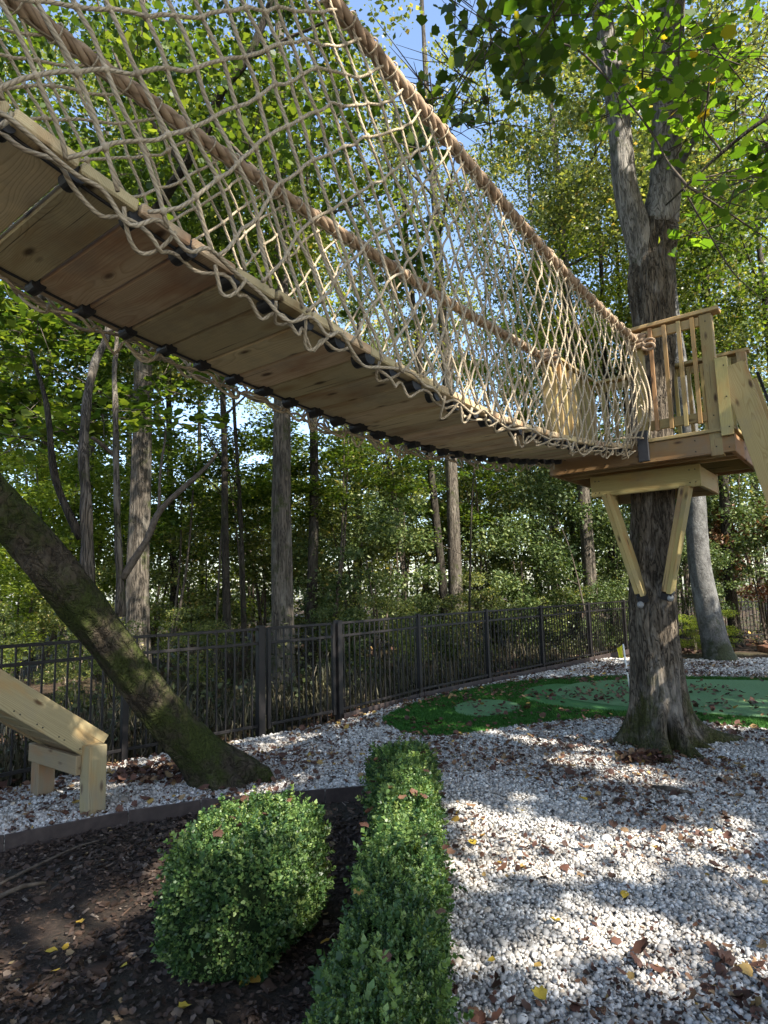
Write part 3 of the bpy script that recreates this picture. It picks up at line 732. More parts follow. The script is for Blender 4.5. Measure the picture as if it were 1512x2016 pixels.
v, f, _ = tube(*resample([(3.28, 6.5, 6.02), (3.36, 6.25, 6.2), (3.5, 6.0, 6.55)], [.035, .028, .02], .05), 8)
link('dead_stub', mesh_np('dead_stub', v, f, BARK_PALE, True), oak)

# ================================================================== PLATFORM
O = Vector((1.75, 6.39, 0)); EX = Vector((.788, -.616, 0)).normalized(); EY = Vector((.616, .788, 0)).normalized()
def pl(s, e, z): return O + EX * s + EY * e + Vector((0, 0, z))
plat = empty('tree_platform', pl(.8, .65, 2.48), 'square wooden lookout platform with railings fixed round the forked tree', 'platform')
def PB(name, a, b, w, t, side=(0, 0, 1), mat=WOOD2, bev=.004): return board(name, pl(*a), pl(*b), w, t, mat, plat, side, bev)
PB('rim_board', (-.05, .02, 2.812), (1.645, .02, 2.812), .04, .185, (0, 0, 1), WOOD4)
PB('rim_board', (-.05, 1.33, 2.812), (1.645, 1.33, 2.812), .04, .185, (0, 0, 1), WOOD4)
PB('rim_board', (-.03, .042, 2.808), (-.03, 1.308, 2.808), .04, .18, (0, 0, 1), WOOD4)
PB('rim_board', (1.622, .042, 2.808), (1.622, 1.308, 2.808), .04, .18, (0, 0, 1), WOOD4)
for e in (.25, .45, 1.12):
    PB('joist', (-.008, e, 2.80), (1.60, e, 2.80), .04, .15)
for k in range(9):
    e = .045 + k * .152
    if .42 < e < 1.16:
        PB('deck_board', (-.07, e, 2.922), (.42, e, 2.922), .142, .032); PB('deck_board', (1.06, e, 2.922), (1.665, e, 2.922), .142, .032)
    else: PB('deck_board', (-.07, e, 2.922), (1.665, e, 2.922), .142, .032)
PB('support_beam', (.24, .36, 2.605), (1.285, .36, 2.605), .042, .215)
PB('support_beam', (.24, 1.13, 2.605), (1.285, 1.13, 2.605), .042, .215)
PB('end_block', (1.262, .383, 2.60), (1.262, 1.107, 2.60), .04, .19)
PB('end_block', (.262, .383, 2.60), (.262, 1.107, 2.60), .04, .19)
for (s0, s1, zb) in ((.405, .625, 1.50), (1.150, .875, 1.52)):
    a = pl(s0, .36, 2.515); b = pl(s1, .50, zb)
    x = (b - a).normalized()
    for k in (-1, 1):      # each knee brace is two boards side by side
        off = EX * (.023 * k)
        bb = board('knee_brace', a + off, b + off + x * (.012 * k), .044, .16, WOOD2, plat, EY, .004)
    m_ = pl(s1, .50, zb - .0)
    board('brace_bracket', b + x * .002, b + x * .07 + EY * .02, .10, .10, RUBBER, plat, EY)
for px, py in ((1261, 1191), (1320, 1178)):
    c = at(px, py, 6.24)
    v, f, _ = tube([c, c + Vector((-.35, -.9, .1)).normalized() * .05], .031, 14)
    link('bolt_head', mesh_np('bolt_head', v, f, METAL, False), plat)
def screws(pts):
    for s_, e_, z_ in pts:
        v, f, _ = tube([pl(s_, e_ + .002, z_), pl(s_, e_ - .003, z_)], .006, 8); link('screw_head', mesh_np('screw_head', v, f, BLACKPAINT), plat)
screws([(s_, .0, z_) for s_ in (.12, .52, .93, 1.33, 1.60) for z_ in (2.76, 2.86)] + [(s_, .339, z_) for s_ in (.29, .33, 1.19, 1.24) for z_ in (2.54, 2.66)] +
       [(1.50, -.003, z_) for z_ in (2.78, 3.06, 3.93)] + [(1.62, -.041, z_) for z_ in (2.93, 3.2, 3.48)])
# railings
def post(s, e, z0, z1, w=.09, name='railing_post'): return PB(name, (s, e, z0), (s, e, z1), w, w, EY)
post(.895, .047, 2.94, 3.98); post(1.50, .047, 2.70, 4.0, .10)
PB('railing_post', (1.60, -.022, 2.86), (1.60, -.022, 3.56), .10, .038, EY)
post(-.03, .05, 2.94, 4.02); post(-.03, 1.28, 2.94, 3.98); post(1.59, 1.28, 2.94, 3.98)
PB('rail_cap', (.82, .04, 4.0225), (1.615, .04, 4.0225), .14, .035)
PB('upper_rail', (.945, .02, 3.945), (1.447, .02, 3.945), .036, .085)
PB('lower_rail', (.945, .02, 3.065), (1.447, .02, 3.065), .036, .088)
for s in (1.03, 1.155, 1.28, 1.395): PB('baluster', (s, -.017, 3.00), (s, -.017, 3.985), .034, .034, EY, WOOD4 if s != 1.28 else WOOD2, .002)
PB('rail_cap', (-.03, -.03, 4.0385), (-.03, 1.26, 4.0385), .12, .033)
PB('upper_rail', (-.05, .10, 3.96), (-.05, 1.23, 3.96), .036, .085)
PB('lower_rail', (-.05, .10, 3.065), (-.05, 1.23, 3.065), .036, .085)
for k in range(8): PB('baluster', (-.012, .19 + .135 * k, 3.00), (-.012, .19 + .135 * k, 3.99), .036, .036, EY, WOOD2, .002)
PB('rail_cap', (.04, 1.31, 4.0), (1.66, 1.31, 4.0), .12, .033)
PB('upper_rail', (.02, 1.34, 3.93), (1.54, 1.34, 3.93), .036, .085)
PB('lower_rail', (.02, 1.34, 3.10), (1.54, 1.34, 3.10), .036, .085)
for k in range(11): PB('baluster', (.12 + .135 * k, 1.303, 3.03), (.12 + .135 * k, 1.303, 3.96), .036, .036, EY, WOOD2, .002)
# ladder down the right side
lad = empty('ladder', pl(2.3, .3, 0), 'steep wooden ladder with broad side boards on the right of the platform', 'ladder')
d = Vector((.205, -.979)); 
def LP(k, e, w=0): return pl(1.63 + .205 * k + w * .979, e, 3.46 - .979 * k + w * .205)
for e in (-.02, .62):
    b_ = board('stringer', LP(.0, e, .055), LP(3.52, e, .055), 0.205, .04, WOOD2, lad, EY, .004)
for k in np.arange(.55, 3.4, .27): board('tread', LP(k, .003, .06), LP(k, .597, .06), .14, .036, WOOD2, lad, (0, 0, 1), .004)
v, f, _ = tube([LP(.15, -.04, .21), LP(1.9, -.04, .235)], .012, 8)
link('handrail', mesh_np('handrail', v, f, BLACKPAINT, True), lad)

# ================================================================== ROPE BRIDGE
ZP = ([-9, -8, -6.5, -5.8, -5.2, -4.3, -3.5, -2.8, -2, -1, 0, .2], [3.9, 3.62, 3.22, 3.00, 2.82, 2.71, 2.64, 2.61, 2.635, 2.73, 2.88, 2.91])
ZR = ([-9, -8, -5.5, -4.2, -3, -1.5, 0], [5.2, 4.95, 4.45, 4.28, 4.13, 3.99, 3.88])
ZL = ([-9, -8, -5.2, -4, -2, 0], [4.8, 4.5, 4.02, 3.93, 3.90, 3.98])
from numpy import interp
def smooth_interp(x, T):
    xs_, ys_ = T; return float(sum(interp(x + o_, xs_, ys_) * w for o_, w in ((-.5, .15), (-.25, .2), (0, .3), (.25, .2), (.5, .15))))
def zp(u): return smooth_interp(u, ZP)
def zr(u): return smooth_interp(u, ZR)
def zl(u): return smooth_interp(u, ZL)
bridge = empty('rope_bridge', pl(.4, 0, 2.88), 'long sagging plank bridge with rope net sides running up to the tree platform', 'rope bridge')
U0, U1 = -8.6, -.05
u = U1 - .1; planks = []
while u > U0:
    zz = zp(u); sl_ = (zp(u + .05) - zp(u - .05)) / .1
    w = .187; j = random.uniform(-.007, .007)
    nrm = (Vector((0, 0, 1)) - EY * sl_).normalized()
    dz = random.uniform(-.002, .002)
    a = pl(.0 + j, u, zz + .021 + dz); b = pl(.80 + j, u, zz + .021 + dz)
    o = board('plank', a, b, w, .042, WOOD, bridge, nrm, .006)
    planks.append(u); u -= .1935
def along(s, fz, u0, u1, n, dz=0, wob=0.0):
    us = np.linspace(u0, u1, n)
    return np.array([pl(s + wob * nz3(x * 1.3, s * 3, 1), x, fz(x) + dz + wob * nz3(x * 1.1, s * 5, 4)) for x in us])
for s in (.055, .745):       # steel cables under the deck and the rubber bumpers on them
    v, f, tw = tube(along(s, zp, U0, .03, 130, -.006), .006, 6)
    link('deck_cable', mesh_np('deck_cable', v, f, RUBBER, True), bridge)
    prev = None
    for k, uu in enumerate(planks):
        um = uu + .0965; c = pl(s, um, zp(um) - .004)
        key = random.uniform(.92, 1.1) * float(interp(um, [-5.4, -3.5], [.66, 1.05]))
        hs = .036
        if prev is None:
            bm = bmesh.new(); bmesh.ops.create_cone(bm, cap_ends=True, segments=16, radius1=.038, radius2=.038, depth=hs * 2)
            for v_ in bm.verts:
                v_.co.x *= .95
            me = bpy.data.meshes.new('rubber_bumper'); bm.to_mesh(me); bm.free(); me.materials.append(RUBBER); prev = me
        o = link('rubber_bumper', prev, bridge, c); o.scale = (key, key, random.uniform(.8, 1.25))
        o.rotation_euler = EX.to_track_quat('Z', 'Y').to_euler()
    # bolts on the side of every plank
# handrail ropes: three laid strands
def handrail(fz, s_end, s_mid, z_extra=0.0):
    us = np.linspace(U0, -.0, 420)
    P = np.array([pl(s_mid + (s_end - s_mid) * max(0, 1 + x / 2.5) ** 2, x, fz(x)) for x in us])
    return P
HR = handrail(zr, .90, .82); HL = handrail(zl, -.04, -.02)
for P in (HR, HL):
    ac = Acc(); T_, N_, B_ = frames(P)
    L_ = np.concatenate([[0], np.cumsum(np.linalg.norm(np.diff(P, axis=0), axis=1))])
    nn = 1500; li = np.linspace(0, L_[-1], nn)
    Pc = np.stack([np.interp(li, L_, P[:, k]) for k in range(3)], 1); Nc = np.stack([np.interp(li, L_, N_[:, k]) for k in range(3)], 1); Bc = np.stack([np.interp(li, L_, B_[:, k]) for k in range(3)], 1)
    for k in range(3):
        a_ = li * 2 * np.pi / .26 + k * 2 * np.pi / 3
        S = Pc + .0205 * (np.cos(a_)[:, None] * Nc + np.sin(a_)[:, None] * Bc)
        v, f, tw = tube(S, .0215, 7, twist=9.0); ac.add(v, f, tw)
    link('handrail_rope', ac.mesh('handrail_rope', HANDROPE, True), bridge)
# rope turns and knots round the posts
for s, zt, side in ((.895, 3.88, 1), (-.03, 3.98, -1)):
    ac = Acc(); t = np.linspace(0, 2 * np.pi * 3.2, 90)
    C = pl(s, .047, 0)
    rx = .085
    S = np.array([C + EX * (rx * math.copysign(abs(math.cos(a)) ** .7, math.cos(a))) + EY * (rx * math.copysign(abs(math.sin(a)) ** .7, math.sin(a))) + Vector((0, 0, zt - .07 + .045 * a / 6.28)) for a in t])
    v, f, tw = tube(S, .026, 8, twist=11, lobes=3, lobe_amp=.2); ac.add(v, f, tw)
    for q_ in range(2):
        t = np.linspace(-.6, 5.6, 30)
        S = np.array([C + EX * (.07 + .055 + .05 * math.cos(a)) * 1 - EY * (.10 + .015 * q_ + .01 * math.sin(2 * a)) + Vector((0, 0, zt - .03 - .05 * q_ + .028 * math.sin(a))) for a in t])
        v, f, tw = tube(S, .014, 7, twist=20, lobes=3, lobe_amp=.2); ac.add(v, f, tw)
    link('post_lashing', ac.mesh('post_lashing', HANDROPE, True), bridge)
# nets ----------------------------------------------------------------
for side in (0, 1):
    fz = (zl, zr)[side]; H_ = (HL, HR)[side]; sg = (-1, 1)[side]; sb = (-.012, .812)[side]; se = (-.04, .90)[side]; sm = (-.02, .82)[side]
    def rail_s(x): return sm + (se - sm) * max(0, 1 + x / 2.5) ** 2
    seed = 3.7 + side * 21
    def warp(uu, d):
        """diamond mesh coordinates -> world; the net bellies out and its cords wander"""
        D = max(.3, fz(uu) - zp(uu) + .0)
        v_ = min(max(d / D, 0), 1.25)
        a = v_ * (1.1 - v_)
        wu = .055 * nz3(uu * 1.9, d * 2.0, seed) + .018 * nz3(uu * 9, d * 9, seed + 4)
        wd = .055 * nz3(uu * 1.7, d * 1.8, seed + 9) + .016 * nz3(uu * 10, d * 8, seed + 6) + .045 * math.sin(uu * 4.6 + seed) * a * 3
        wo = .06 * a * 4 * (.6 + nz3(uu * 1.2, 0, seed + 2)) + .02 * nz3(uu * 5, d * 5, seed + 1)
        fade = min(1, d / .18)
        U = uu + wu * fade; dd = d + wd * fade * min(1, (1.15 - min(v_, 1.15)) / .25)
        s_ = rail_s(U) * (1 - min(v_, 1)) + sb * min(v_, 1) + sg * (wo * fade + .012)
        if v_ > 1: s_ -= sg * .05 * (v_ - 1) / .25
        return np.array(pl(s_, U, fz(U) - dd))
    K1, DA = .70, .158
    def K2(b): return float(interp(b, [-4.5, -2.8], [1.22, .62]))
    knots = Acc(); cords = []
    A_ = np.arange(U0 - 1.0, 0.05, DA); B_s = []; b_ = U0 - .2
    while b_ < 1.6: B_s.append(b_); b_ += float(interp(b_, [-4.5, -2.8], [.180, .135]))
    kb = bmesh.new(); bmesh.ops.create_icosphere(kb, subdivisions=1, radius=1.0)
    kv = np.array([v.co[:] for v in kb.verts]); kf = np.array([[v.index for v in f_.verts] for f_ in kb.faces]); kb.free()
    umax = .02
    def clip_path(fu, dmax=None):
        out = []
        for d in np.linspace(0, 1.75, 44):
            uu = fu(d)
            if uu > umax or uu < U0: 
                if out: break
                continue
            D = fz(uu) - zp(uu)
            if d > D + .03: break
            out.append(warp(uu, d))
        return np.array(out)
    bottoms = []
    for a0 in A_:
        S = clip_path(lambda d: a0 + K1 * d)
        if len(S) < 4: continue
        bottoms.append((S[-1], a0))
        cords.append((S, float(interp(a0, [-5, -2], [.0076, .0058]))))
    for b0 in B_s:
        S = clip_path(lambda d: b0 - K2(b0) * d)
        if len(S) < 4: continue
        cords.append((S, float(interp(b0, [-4.5, -1.5], [.0072, .0056]))))
    for a0 in A_:
        for b0 in B_s:
            d = (b0 - a0) / (K1 + K2(b0)); uu = a0 + K1 * d
            if d < .06 or uu > umax or uu < U0 or d > fz(uu) - zp(uu): continue
            c = warp(uu, d)
            r_ = .0122 * random.uniform(.85, 1.2)
            kv2 = kv * np.array([1, 1, 1.25]) * r_ * (1 + .18 * np.sin(kv[:, [0]] * 9 + kv[:, [2]] * 11 + a0 * 7))
            knots.add(kv2 + c, kf, np.full(len(kv), random.random()))
    net = link('side_net', mesh_np('side_net', *tube(np.array([H_[i] - np.array([0, 0, .040 + .006 * math.sin(i)]) for i in range(0, len(H_), 3)]), .006, 5)[:2], NETROPE, True), bridge)
    net['label'] = ('far', 'near')[side] + ' side net of knotted tan cord'
    ko = link('net_knots', knots.mesh('net_knots', NETROPE, True), net); ko['kind'] = 'stuff'
    t = np.linspace(0, 6.28, 14)
    v, f, tw = tube(np.array([EX * (.047 * math.cos(a)) + Vector((0, 0, .047 * math.sin(a))) + EY * (.25 * .042 * math.sin(a + 1)) for a in t]), .0045, 5, twist=40)
    ring = mesh_np('lashing_ring', v, f, NETROPE, True, None, tw)
    for a0 in A_:
        if a0 > -.02 or a0 < U0: continue
        link('lashing_ring', ring, net, pl(rail_s(a0), a0, fz(a0)))
    for S, r_ in cords:
        q, rr = resample(S, np.full(len(S), r_), .05)
        v, f, tw = tube(q, rr, 6, twist=38, lobes=3, lobe_amp=.22)
        link('cord', mesh_np('cord', v, f, NETROPE, True, None, tw), net)
    # bottom selvage cord that loops round the plank ends, and drooping slack loops below it
    for lay, (amp, base, inn, per, ph) in enumerate(((.045, -.012, .015, DA * 2, 0), (.045, -.035, -.04, DA, 1.3))):
        us = np.arange(U0, .0, .02)
        S = np.array([pl(sb + sg * (inn + .025 * math.sin(2 * math.pi * x / per * .5 + ph)), x + .010 * math.sin(2 * math.pi * x / per + ph),
              zp(x) + base - amp * max(.15, .8 + 2.2 * nz3(x * 3.1, lay + 5, seed)) * math.sin(math.pi * x / per + ph + 3.0 * nz3(x * 2.2, lay, seed)) ** 2 + .02 * nz3(x * 4, lay * 3, seed)) for x in us])
        v, f, tw = tube(S, .0074, 6, twist=38, lobes=3, lobe_amp=.22)
        link('selvage_cord', mesh_np('selvage_cord', v, f, NETROPE, True, None, tw), net)
    for k in range(int((-.1 - U0) / DA)):
        if random.random() < .35: continue
        x = -.15 - k * DA + random.uniform(-.04, .04); w_ = random.uniform(.05, .10); h_ = random.uniform(.04, .10); q_ = random.uniform(.02, .10)
        t = np.linspace(0, 1, 12)
        S = np.array([pl(sb - sg * (q_ * math.sin(math.pi * a) + .012) + sg * .02, x + w_ * (2 * a - 1) + .01 * nz3(a * 3, k, 1), zp(x) - .02 - h_ * math.sin(math.pi * a) ** .8) for a in t])
        v, f, tw = tube(S, .0070, 6, twist=38, lobes=3, lobe_amp=.22)
        link('slack_loop', mesh_np('slack_loop', v, f, NETROPE, True, None, tw), net)
    # the apron of net that closes the corner at the platform
    if side == 1:
        for k in range(6):
            t = np.linspace(0, 1, 16)
            a = np.array(pl(.90, -.02, 3.75 - .16 * k)); b = np.array(pl(.96 - .05 * k, -.10 - .05 * k, 2.92)); 
            S = np.array([a * (1 - q_) + b * q_ + np.array(EX) * .07 * math.sin(math.pi * q_) for q_ in t])
            v, f, tw = tube(S, .008, 6, twist=38, lobes=3, lobe_amp=.22)
            link('cord', mesh_np('cord', v, f, NETROPE, True, None, tw), net)
c = pl(.895, -.03, 2.86)
board('rubber_pad', c + Vector((0, 0, -.13)), c + Vector((0, 0, .16)), .095, .035, RUBBER, bridge, EY)

# ================================================================== FENCE
FP = [(-9.5, -1.2), (-8.35, .25), (-7.2, 1.65), (-6.05, 3.05), (-4.9, 4.25), (-3.78, 5.28), (-2.65, 6.55), (-1.48, 7.53)]
GP = [(-1.40, 7.60), (-.70, 8.33)]
FQ = [(-.64, 8.39), (.48, 9.93), (1.75, 11.33), (3.02, 12.65), (4.45, 14.2), (5.75, 15.6), (7.0, 17.1), (8.9, 17.9), (10.8, 18.3), (12.7, 18.5), (14.6, 18.6)]
pickets = {}
def fence_run(root, pts, double_first=False, double_last=False, gate=False):
    for k, p in enumerate(pts):
        if gate: pass
        x, y = p; w = .062 if not gate else .045
        if (k == 0 and double_first) or (k == len(pts) - 1 and double_last): w = .085
        board('post', (x, y, -.1 if not gate else .05), (x, y, 1.235 if not gate else 1.2), w, w, BLACKPAINT, root, (pts[min(k + 1, len(pts) - 1)][1] - pts[max(k - 1, 0)][1], -(pts[min(k + 1, len(pts) - 1)][0] - pts[max(k - 1, 0)][0]), 0))
    for k in range(len(pts) - 1):
        a = Vector((*pts[k], 0)); b = Vector((*pts[k + 1], 0)); L = (b - a).length; d = (b - a) / L; nrm = Vector((d.y, -d.x, 0))
        for z in (1.195, 1.03, .10): board('rail', a + d * .032 + Vector((0, 0, z)), b - d * .032 + Vector((0, 0, z)), .028, .032, BLACKPAINT, root, (0, 0, 1))
        n = int(round(L / .112))
        for j in range(1, n):
            p = a + d * (L * j / n)
            o = link('picket', box_mesh('picket', .016, .016, 1.20, BLACKPAINT, .001), root, p + Vector((0, 0, .585)))
            o.rotation_euler = (0, 0, math.atan2(d.y, d.x))
fl_ = empty('metal_fence', (*FP[-1], 0), 'dark metal picket fence left of the gate behind the slide and leaning trunk', 'fence')
fence_run(fl_, FP, double_last=True)
fr_ = empty('metal_fence', (*FQ[0], 0), 'dark metal picket fence right of the gate curving away behind the putting green', 'fence')
fence_run(fr_, FQ, double_first=True)
gt = empty('metal_gate', (*GP[0], 0), 'narrow dark metal picket gate between two thick posts in the fence', 'gate')
fence_run(gt, GP, gate=True)
# rusty edging along the foot of the fence
ke = empty('fence_edging', (*FQ[0], 0), 'brown steel strip along the foot of the right fence', 'edging')
for k in range(6):
    a = Vector((*FQ[k], .0)); b = Vector((*FQ[k + 1], .0)); d = (b - a).normalized(); n_ = Vector((d.y, -d.x, 0)) * .07
    board('edging_strip', a + d * .01 + n_, b - d * .01 + n_, .012, .12, EDGING, ke)

# ================================================================== SLIDE FOOT AT THE LEFT
slide = empty('wooden_slide', (-2.4, 5.2, 0), 'foot of a wooden slide on a short post frame at the left edge', 'slide')
S0 = Vector((-2.20, 5.15, .52)); 
dn = Vector((EY.x, EY.y, 0)); slope = Vector((-EY.x * .84, -EY.y * .84, .621)).normalized()     # up the slide, towards upper left
upn = Vector((0, 0, 1)); upn = (upn - slope * upn.dot(slope)).normalized()
A0 = S0 - upn * .10 + slope * .02
def SB(name, a, b, w, t, side, mat=WOOD3): return board(name, a, b, w, t, mat, slide, side, .004)
SB('side_board', A0, A0 + slope * 4.6, .042, .215, upn)
SB('side_board', A0 - EX * .70, A0 - EX * .70 + slope * 4.6, .042, .215, upn)
for k in range(23):
    c = A0 + slope * (.12 + .197 * k) - upn * .075 - EX * .35
    SB('bed_board', c - EX * .325, c + EX * .325, .188, .036, upn)
SBt = .52
for s in (-.06, -.72):
    c = A0 + EX * s + slope * .10 + EX * .13 if s > -.5 else A0 + EX * s + slope * .10 - EX * .03
    SB('frame_post', Vector((c.x, c.y, -.10)), Vector((c.x, c.y, .50 if s > -.5 else .40)), .135, .135, EY)
c1 = A0 + EX * .02 + slope * .10; c2 = A0 - EX * .78 + slope * .10
for off, z in ((-.09, .36), (.09, .34)):
    SB('cross_beam', Vector((c2.x, c2.y, z)) + EY * off, Vector((c1.x, c1.y, z)) + EY * off, .04, .14, (0, 0, 1))
# screw heads along the lower edge of the near side board
for k in range(9):
    for j in (0, .05):
        c = A0 + slope * (.10 + .197 * k + j) - upn * .075 + EX * .0215
        v, f, _ = tube([c - EX * .003, c + EX * .002], .0055, 8); link('screw_head', mesh_np('screw_head', v, f, BLACKPAINT), slide)

# ================================================================== PUTTING FLAG
fb = gnd(1241, 1364, .03)
flag = empty('golf_flag', fb, 'small yellow flag on a thin white pole standing in the putting green', 'flag')
top = fb + Vector((-.055, 0, .70))
v, f, _ = tube([fb, top], .0105, 8); link('pole', mesh_np('pole', v, f, mat_simple('white_pole', (.7,) * 3, (.8,) * 3, 5, .4)), flag)
mid = fb.lerp(top, .42); v, f, _ = tube([mid, fb.lerp(top, .50)], .0115, 8); link('pole_band', mesh_np('pole_band', v, f, BLACKPAINT), flag)
gx = []; nxg, nyg = 7, 9
for j in range(nyg):
    for i in range(nxg):
        t = i / (nxg - 1); q_ = j / (nyg - 1)
        gx.append((top.x - .01 - .085 * t * (1 - .2 * q_), top.y + .012 * math.sin(t * 9 + q_ * 3), top.z - .01 - q_ * (.13 + .06 * (1 - t)) - .05 * t))
gf = [[j * nxg + i, j * nxg + i + 1, (j + 1) * nxg + i + 1, (j + 1) * nxg + i] for j in range(nyg - 1) for i in range(nxg - 1)]
fm = link('flag_cloth', mesh_np('flag_cloth', np.array(gx), np.array(gf), mat_simple('yellow_cloth', (.55, .50, .02), (.68, .62, .04), 9, .7), True), flag)
v, f, _ = tube([fb + Vector((0, 0, .002)), fb + Vector((0, 0, .004))], .055, 20); link('hole_cup', mesh_np('hole_cup', v, f, BLACKPAINT), flag)

LIT = [(1000, 1622, 0, .30, .10), (1090, 1690, 0, .42, .13), (1200, 1725, 0, .28, .05), (1190, 1660, 0, .35, .13), (1250, 1530, 0, .30, .22), (1110, 1800, 0, .12, .04), (1080, 1880, 0, .09, .04), (1420, 1900, 0, .09, .08), (1380, 1850, 0, .1, .06),
       (825, 1545, .45, .13, .15), (765, 1650, .45, .08, .12), (840, 1730, .45, .1, .05), (500, 1590, .5, .34, .24), (450, 1560, .5, .2, .2), (600, 1600, .5, .12, .14), (690, 1680, -.05, .12, .07), (85, 1470, .4, .1, .2), (1400, 1640, 0, .25, .15), (1130, 1500, 0, .3, .15), (560, 1470, 0, .6, .35), (250, 1520, 0, .4, .2), (480, 1450, 0, .3, .3), (1480, 1430, 0, .5, .15)]
SPOT3 = [(pl(1.5, 0, 2.85), .16), (pl(1.85, 0, 2.4), .26), (pl(1.75, 0, 3.1), .2), (pl(0, .5, 3.6), .22), (pl(.9, 0, 3.4), .10), (pl(1.6, 0, 3.3), .12), (pl(.85, -2.2, 4.0), .35), (pl(.85, -4.0, 4.2), .3), (pl(.85, -.8, 3.9), .25), (Vector((2.4, 6.2, .6)), .22), (Vector((2.9, 6.4, 1.2)), .14), (Vector((2.9, 6.4, 3.3)), .14)]
SPOT3 += [(Vector((2.74, 6.5, 6.3)), .13), (Vector((3.32, 6.5, 6.9)), .15), (Vector((3.42, 6.5, 8.0)), .2), (Vector((2.66, 6.5, 7.6)), .12)]
SPOT3 += [(at(1430, 130, 5.0), .75), (at(1450, 350, 5.0), .5), (at(1200, 120, 5.2), .4), (at(150, 690, 6.3), .6), (at(330, 700, 6.5), .4), (at(60, 600, 6.5), .5)]
lr_ = random.Random(5)
LIT += [(lr_.uniform(890, 1512), lr_.uniform(1470, 1960), 0, lr_.uniform(.03, .12), lr_.uniform(.02, .07)) for _ in range(46)]
LIT += [(lr_.uniform(0, 760), lr_.uniform(1425, 1600), 0, lr_.uniform(.06, .25), lr_.uniform(.04, .12)) for _ in range(16)]
LIT += [(lr_.uniform(700, 860), lr_.uniform(1500, 1800), .45, lr_.uniform(.02, .06), lr_.uniform(.02, .06)) for _ in range(12)]
SV = np.array(sun_dir[:])
def sun_gaps(P):
    """leave out the leaves that would close the gaps through which the sun reaches the yard"""
    keep = np.ones(len(P), bool); few = rng.random(len(P)) < .05
    for px, py, z, rx, ry in LIT:
        g_ = gnd(px, py, z); t = (P[:, 2] - z) / SV[2]; gx_ = P[:, 0] - SV[0] * t - g_.x; gy_ = P[:, 1] - SV[1] * t - g_.y
        keep &= (((gx_ / (rx + .10)) ** 2 + (gy_ / (ry * 1.6 + .10)) ** 2) > 1) | (P[:, 2] < 2.5)
    for c, r_ in SPOT3:
        d = P - np.array(c[:]); t = d @ SV; dist = np.linalg.norm(d - t[:, None] * SV, axis=1); keep &= ~((dist < r_ + .13) & (t > .6))
    return P[keep | few]
# ================================================================== LEANING TREE
lean = empty('leaning_tree', (-1.50, 5.72, 0), 'mossy trunk leaning steeply out to the upper left from beside the clipped bush', 'tree')
lb = bark_disp(0.017, 6, 2.6, 3)
def lean_disp(P, th, L, rr):
    d = lb(P, th, L, rr)
    for i in range(len(P)):
        for c, w, A in ((-6, .25, .30), (25, .25, .18), (60, .25, .14), (200, .4, .16), (240, .25, .14), (285, .25, .16), (320, .2, .2)):
            d[i] += A * gauss_ang(th, c, w) * math.exp(-max(P[i][2], 0) / .11)
    return d
q, rr = resample([(-1.46, 5.74, -.15), (-1.50, 5.70, .05), (-1.66, 5.60, .30), (-1.95, 5.40, .74), (-2.24, 5.12, 1.30), (-2.52, 4.84, 1.82), (-2.80, 4.60, 2.26), (-3.12, 4.30, 2.76), (-3.55, 3.9, 3.4), (-4.1, 3.7, 4.4), (-4.4, 3.7, 5.6), (-4.5, 4.0, 7.2)],
                 [.21, .20, .175, .165, .163, .163, .16, .15, .14, .12, .10, .07], .04)
v, f, _ = tube(q, rr, 64, disp=lean_disp)
lt = link('trunk', mesh_np('trunk', v, f, BARK_MOSS, True), lean)
def limb(parent, name, pts, rads, mat, nseg=10, wob=.012, step=.06, label=None):
    q, rr = resample([tuple(p) for p in pts], rads, step)
    for i in range(len(q)):
        q[i] += wob * np.array([nz3(q[i][0] * 3, q[i][1] * 3, q[i][2] * 3 + k * 9) for k in range(3)])
    v, f, _ = tube(q, rr * (1 + .08 * np.sin(np.arange(len(rr)) * .9)), nseg)
    o = link(name, mesh_np(name, v, f, mat, True), parent)
    if label: o['label'] = label
    return o
limb(lean, 'stem', [at(172, 1150, 5.0), at(172, 1080, 5.0), at(168, 960, 5.0), at(166, 850, 5.05), at(185, 720, 5.2), at(215, 640, 5.4), at(205, 480, 5.8)], [.06, .05, .042, .038, .034, .028, .015], BARK_GREY, 12)
limb(lean, 'stem', [at(160, 1060, 5.0), at(120, 980, 4.95), at(103, 900, 4.9), at(92, 800, 4.9), at(60, 690, 4.9)], [.034, .03, .026, .02, .012], BARK_DARK, 10)
limb(lean, 'stem', [at(238, 1215, 5.3), at(235, 1120, 5.3), at(231, 1000, 5.3), at(229, 860, 5.35), at(226, 720, 5.5), at(240, 560, 5.8)], [.045, .032, .028, .026, .022, .012], BARK_GREY, 10)
limb(lean, 'stem', [at(240, 1140, 5.3), at(290, 1060, 5.4), at(320, 1000, 5.5), at(400, 925, 5.8), at(430, 890, 6.0)], [.03, .028, .026, .02, .01], TWIG, 8)
limb(lean, 'stem', [at(312, 1010, 5.5), at(316, 930, 5.6), at(325, 850, 5.7), at(308, 800, 5.8)], [.014, .012, .010, .006], TWIG, 6)
limb(lean, 'stem', [at(230, 900, 5.35), at(205, 880, 5.3), at(180, 862, 5.2)], [.016, .018, .016], TWIG, 6)
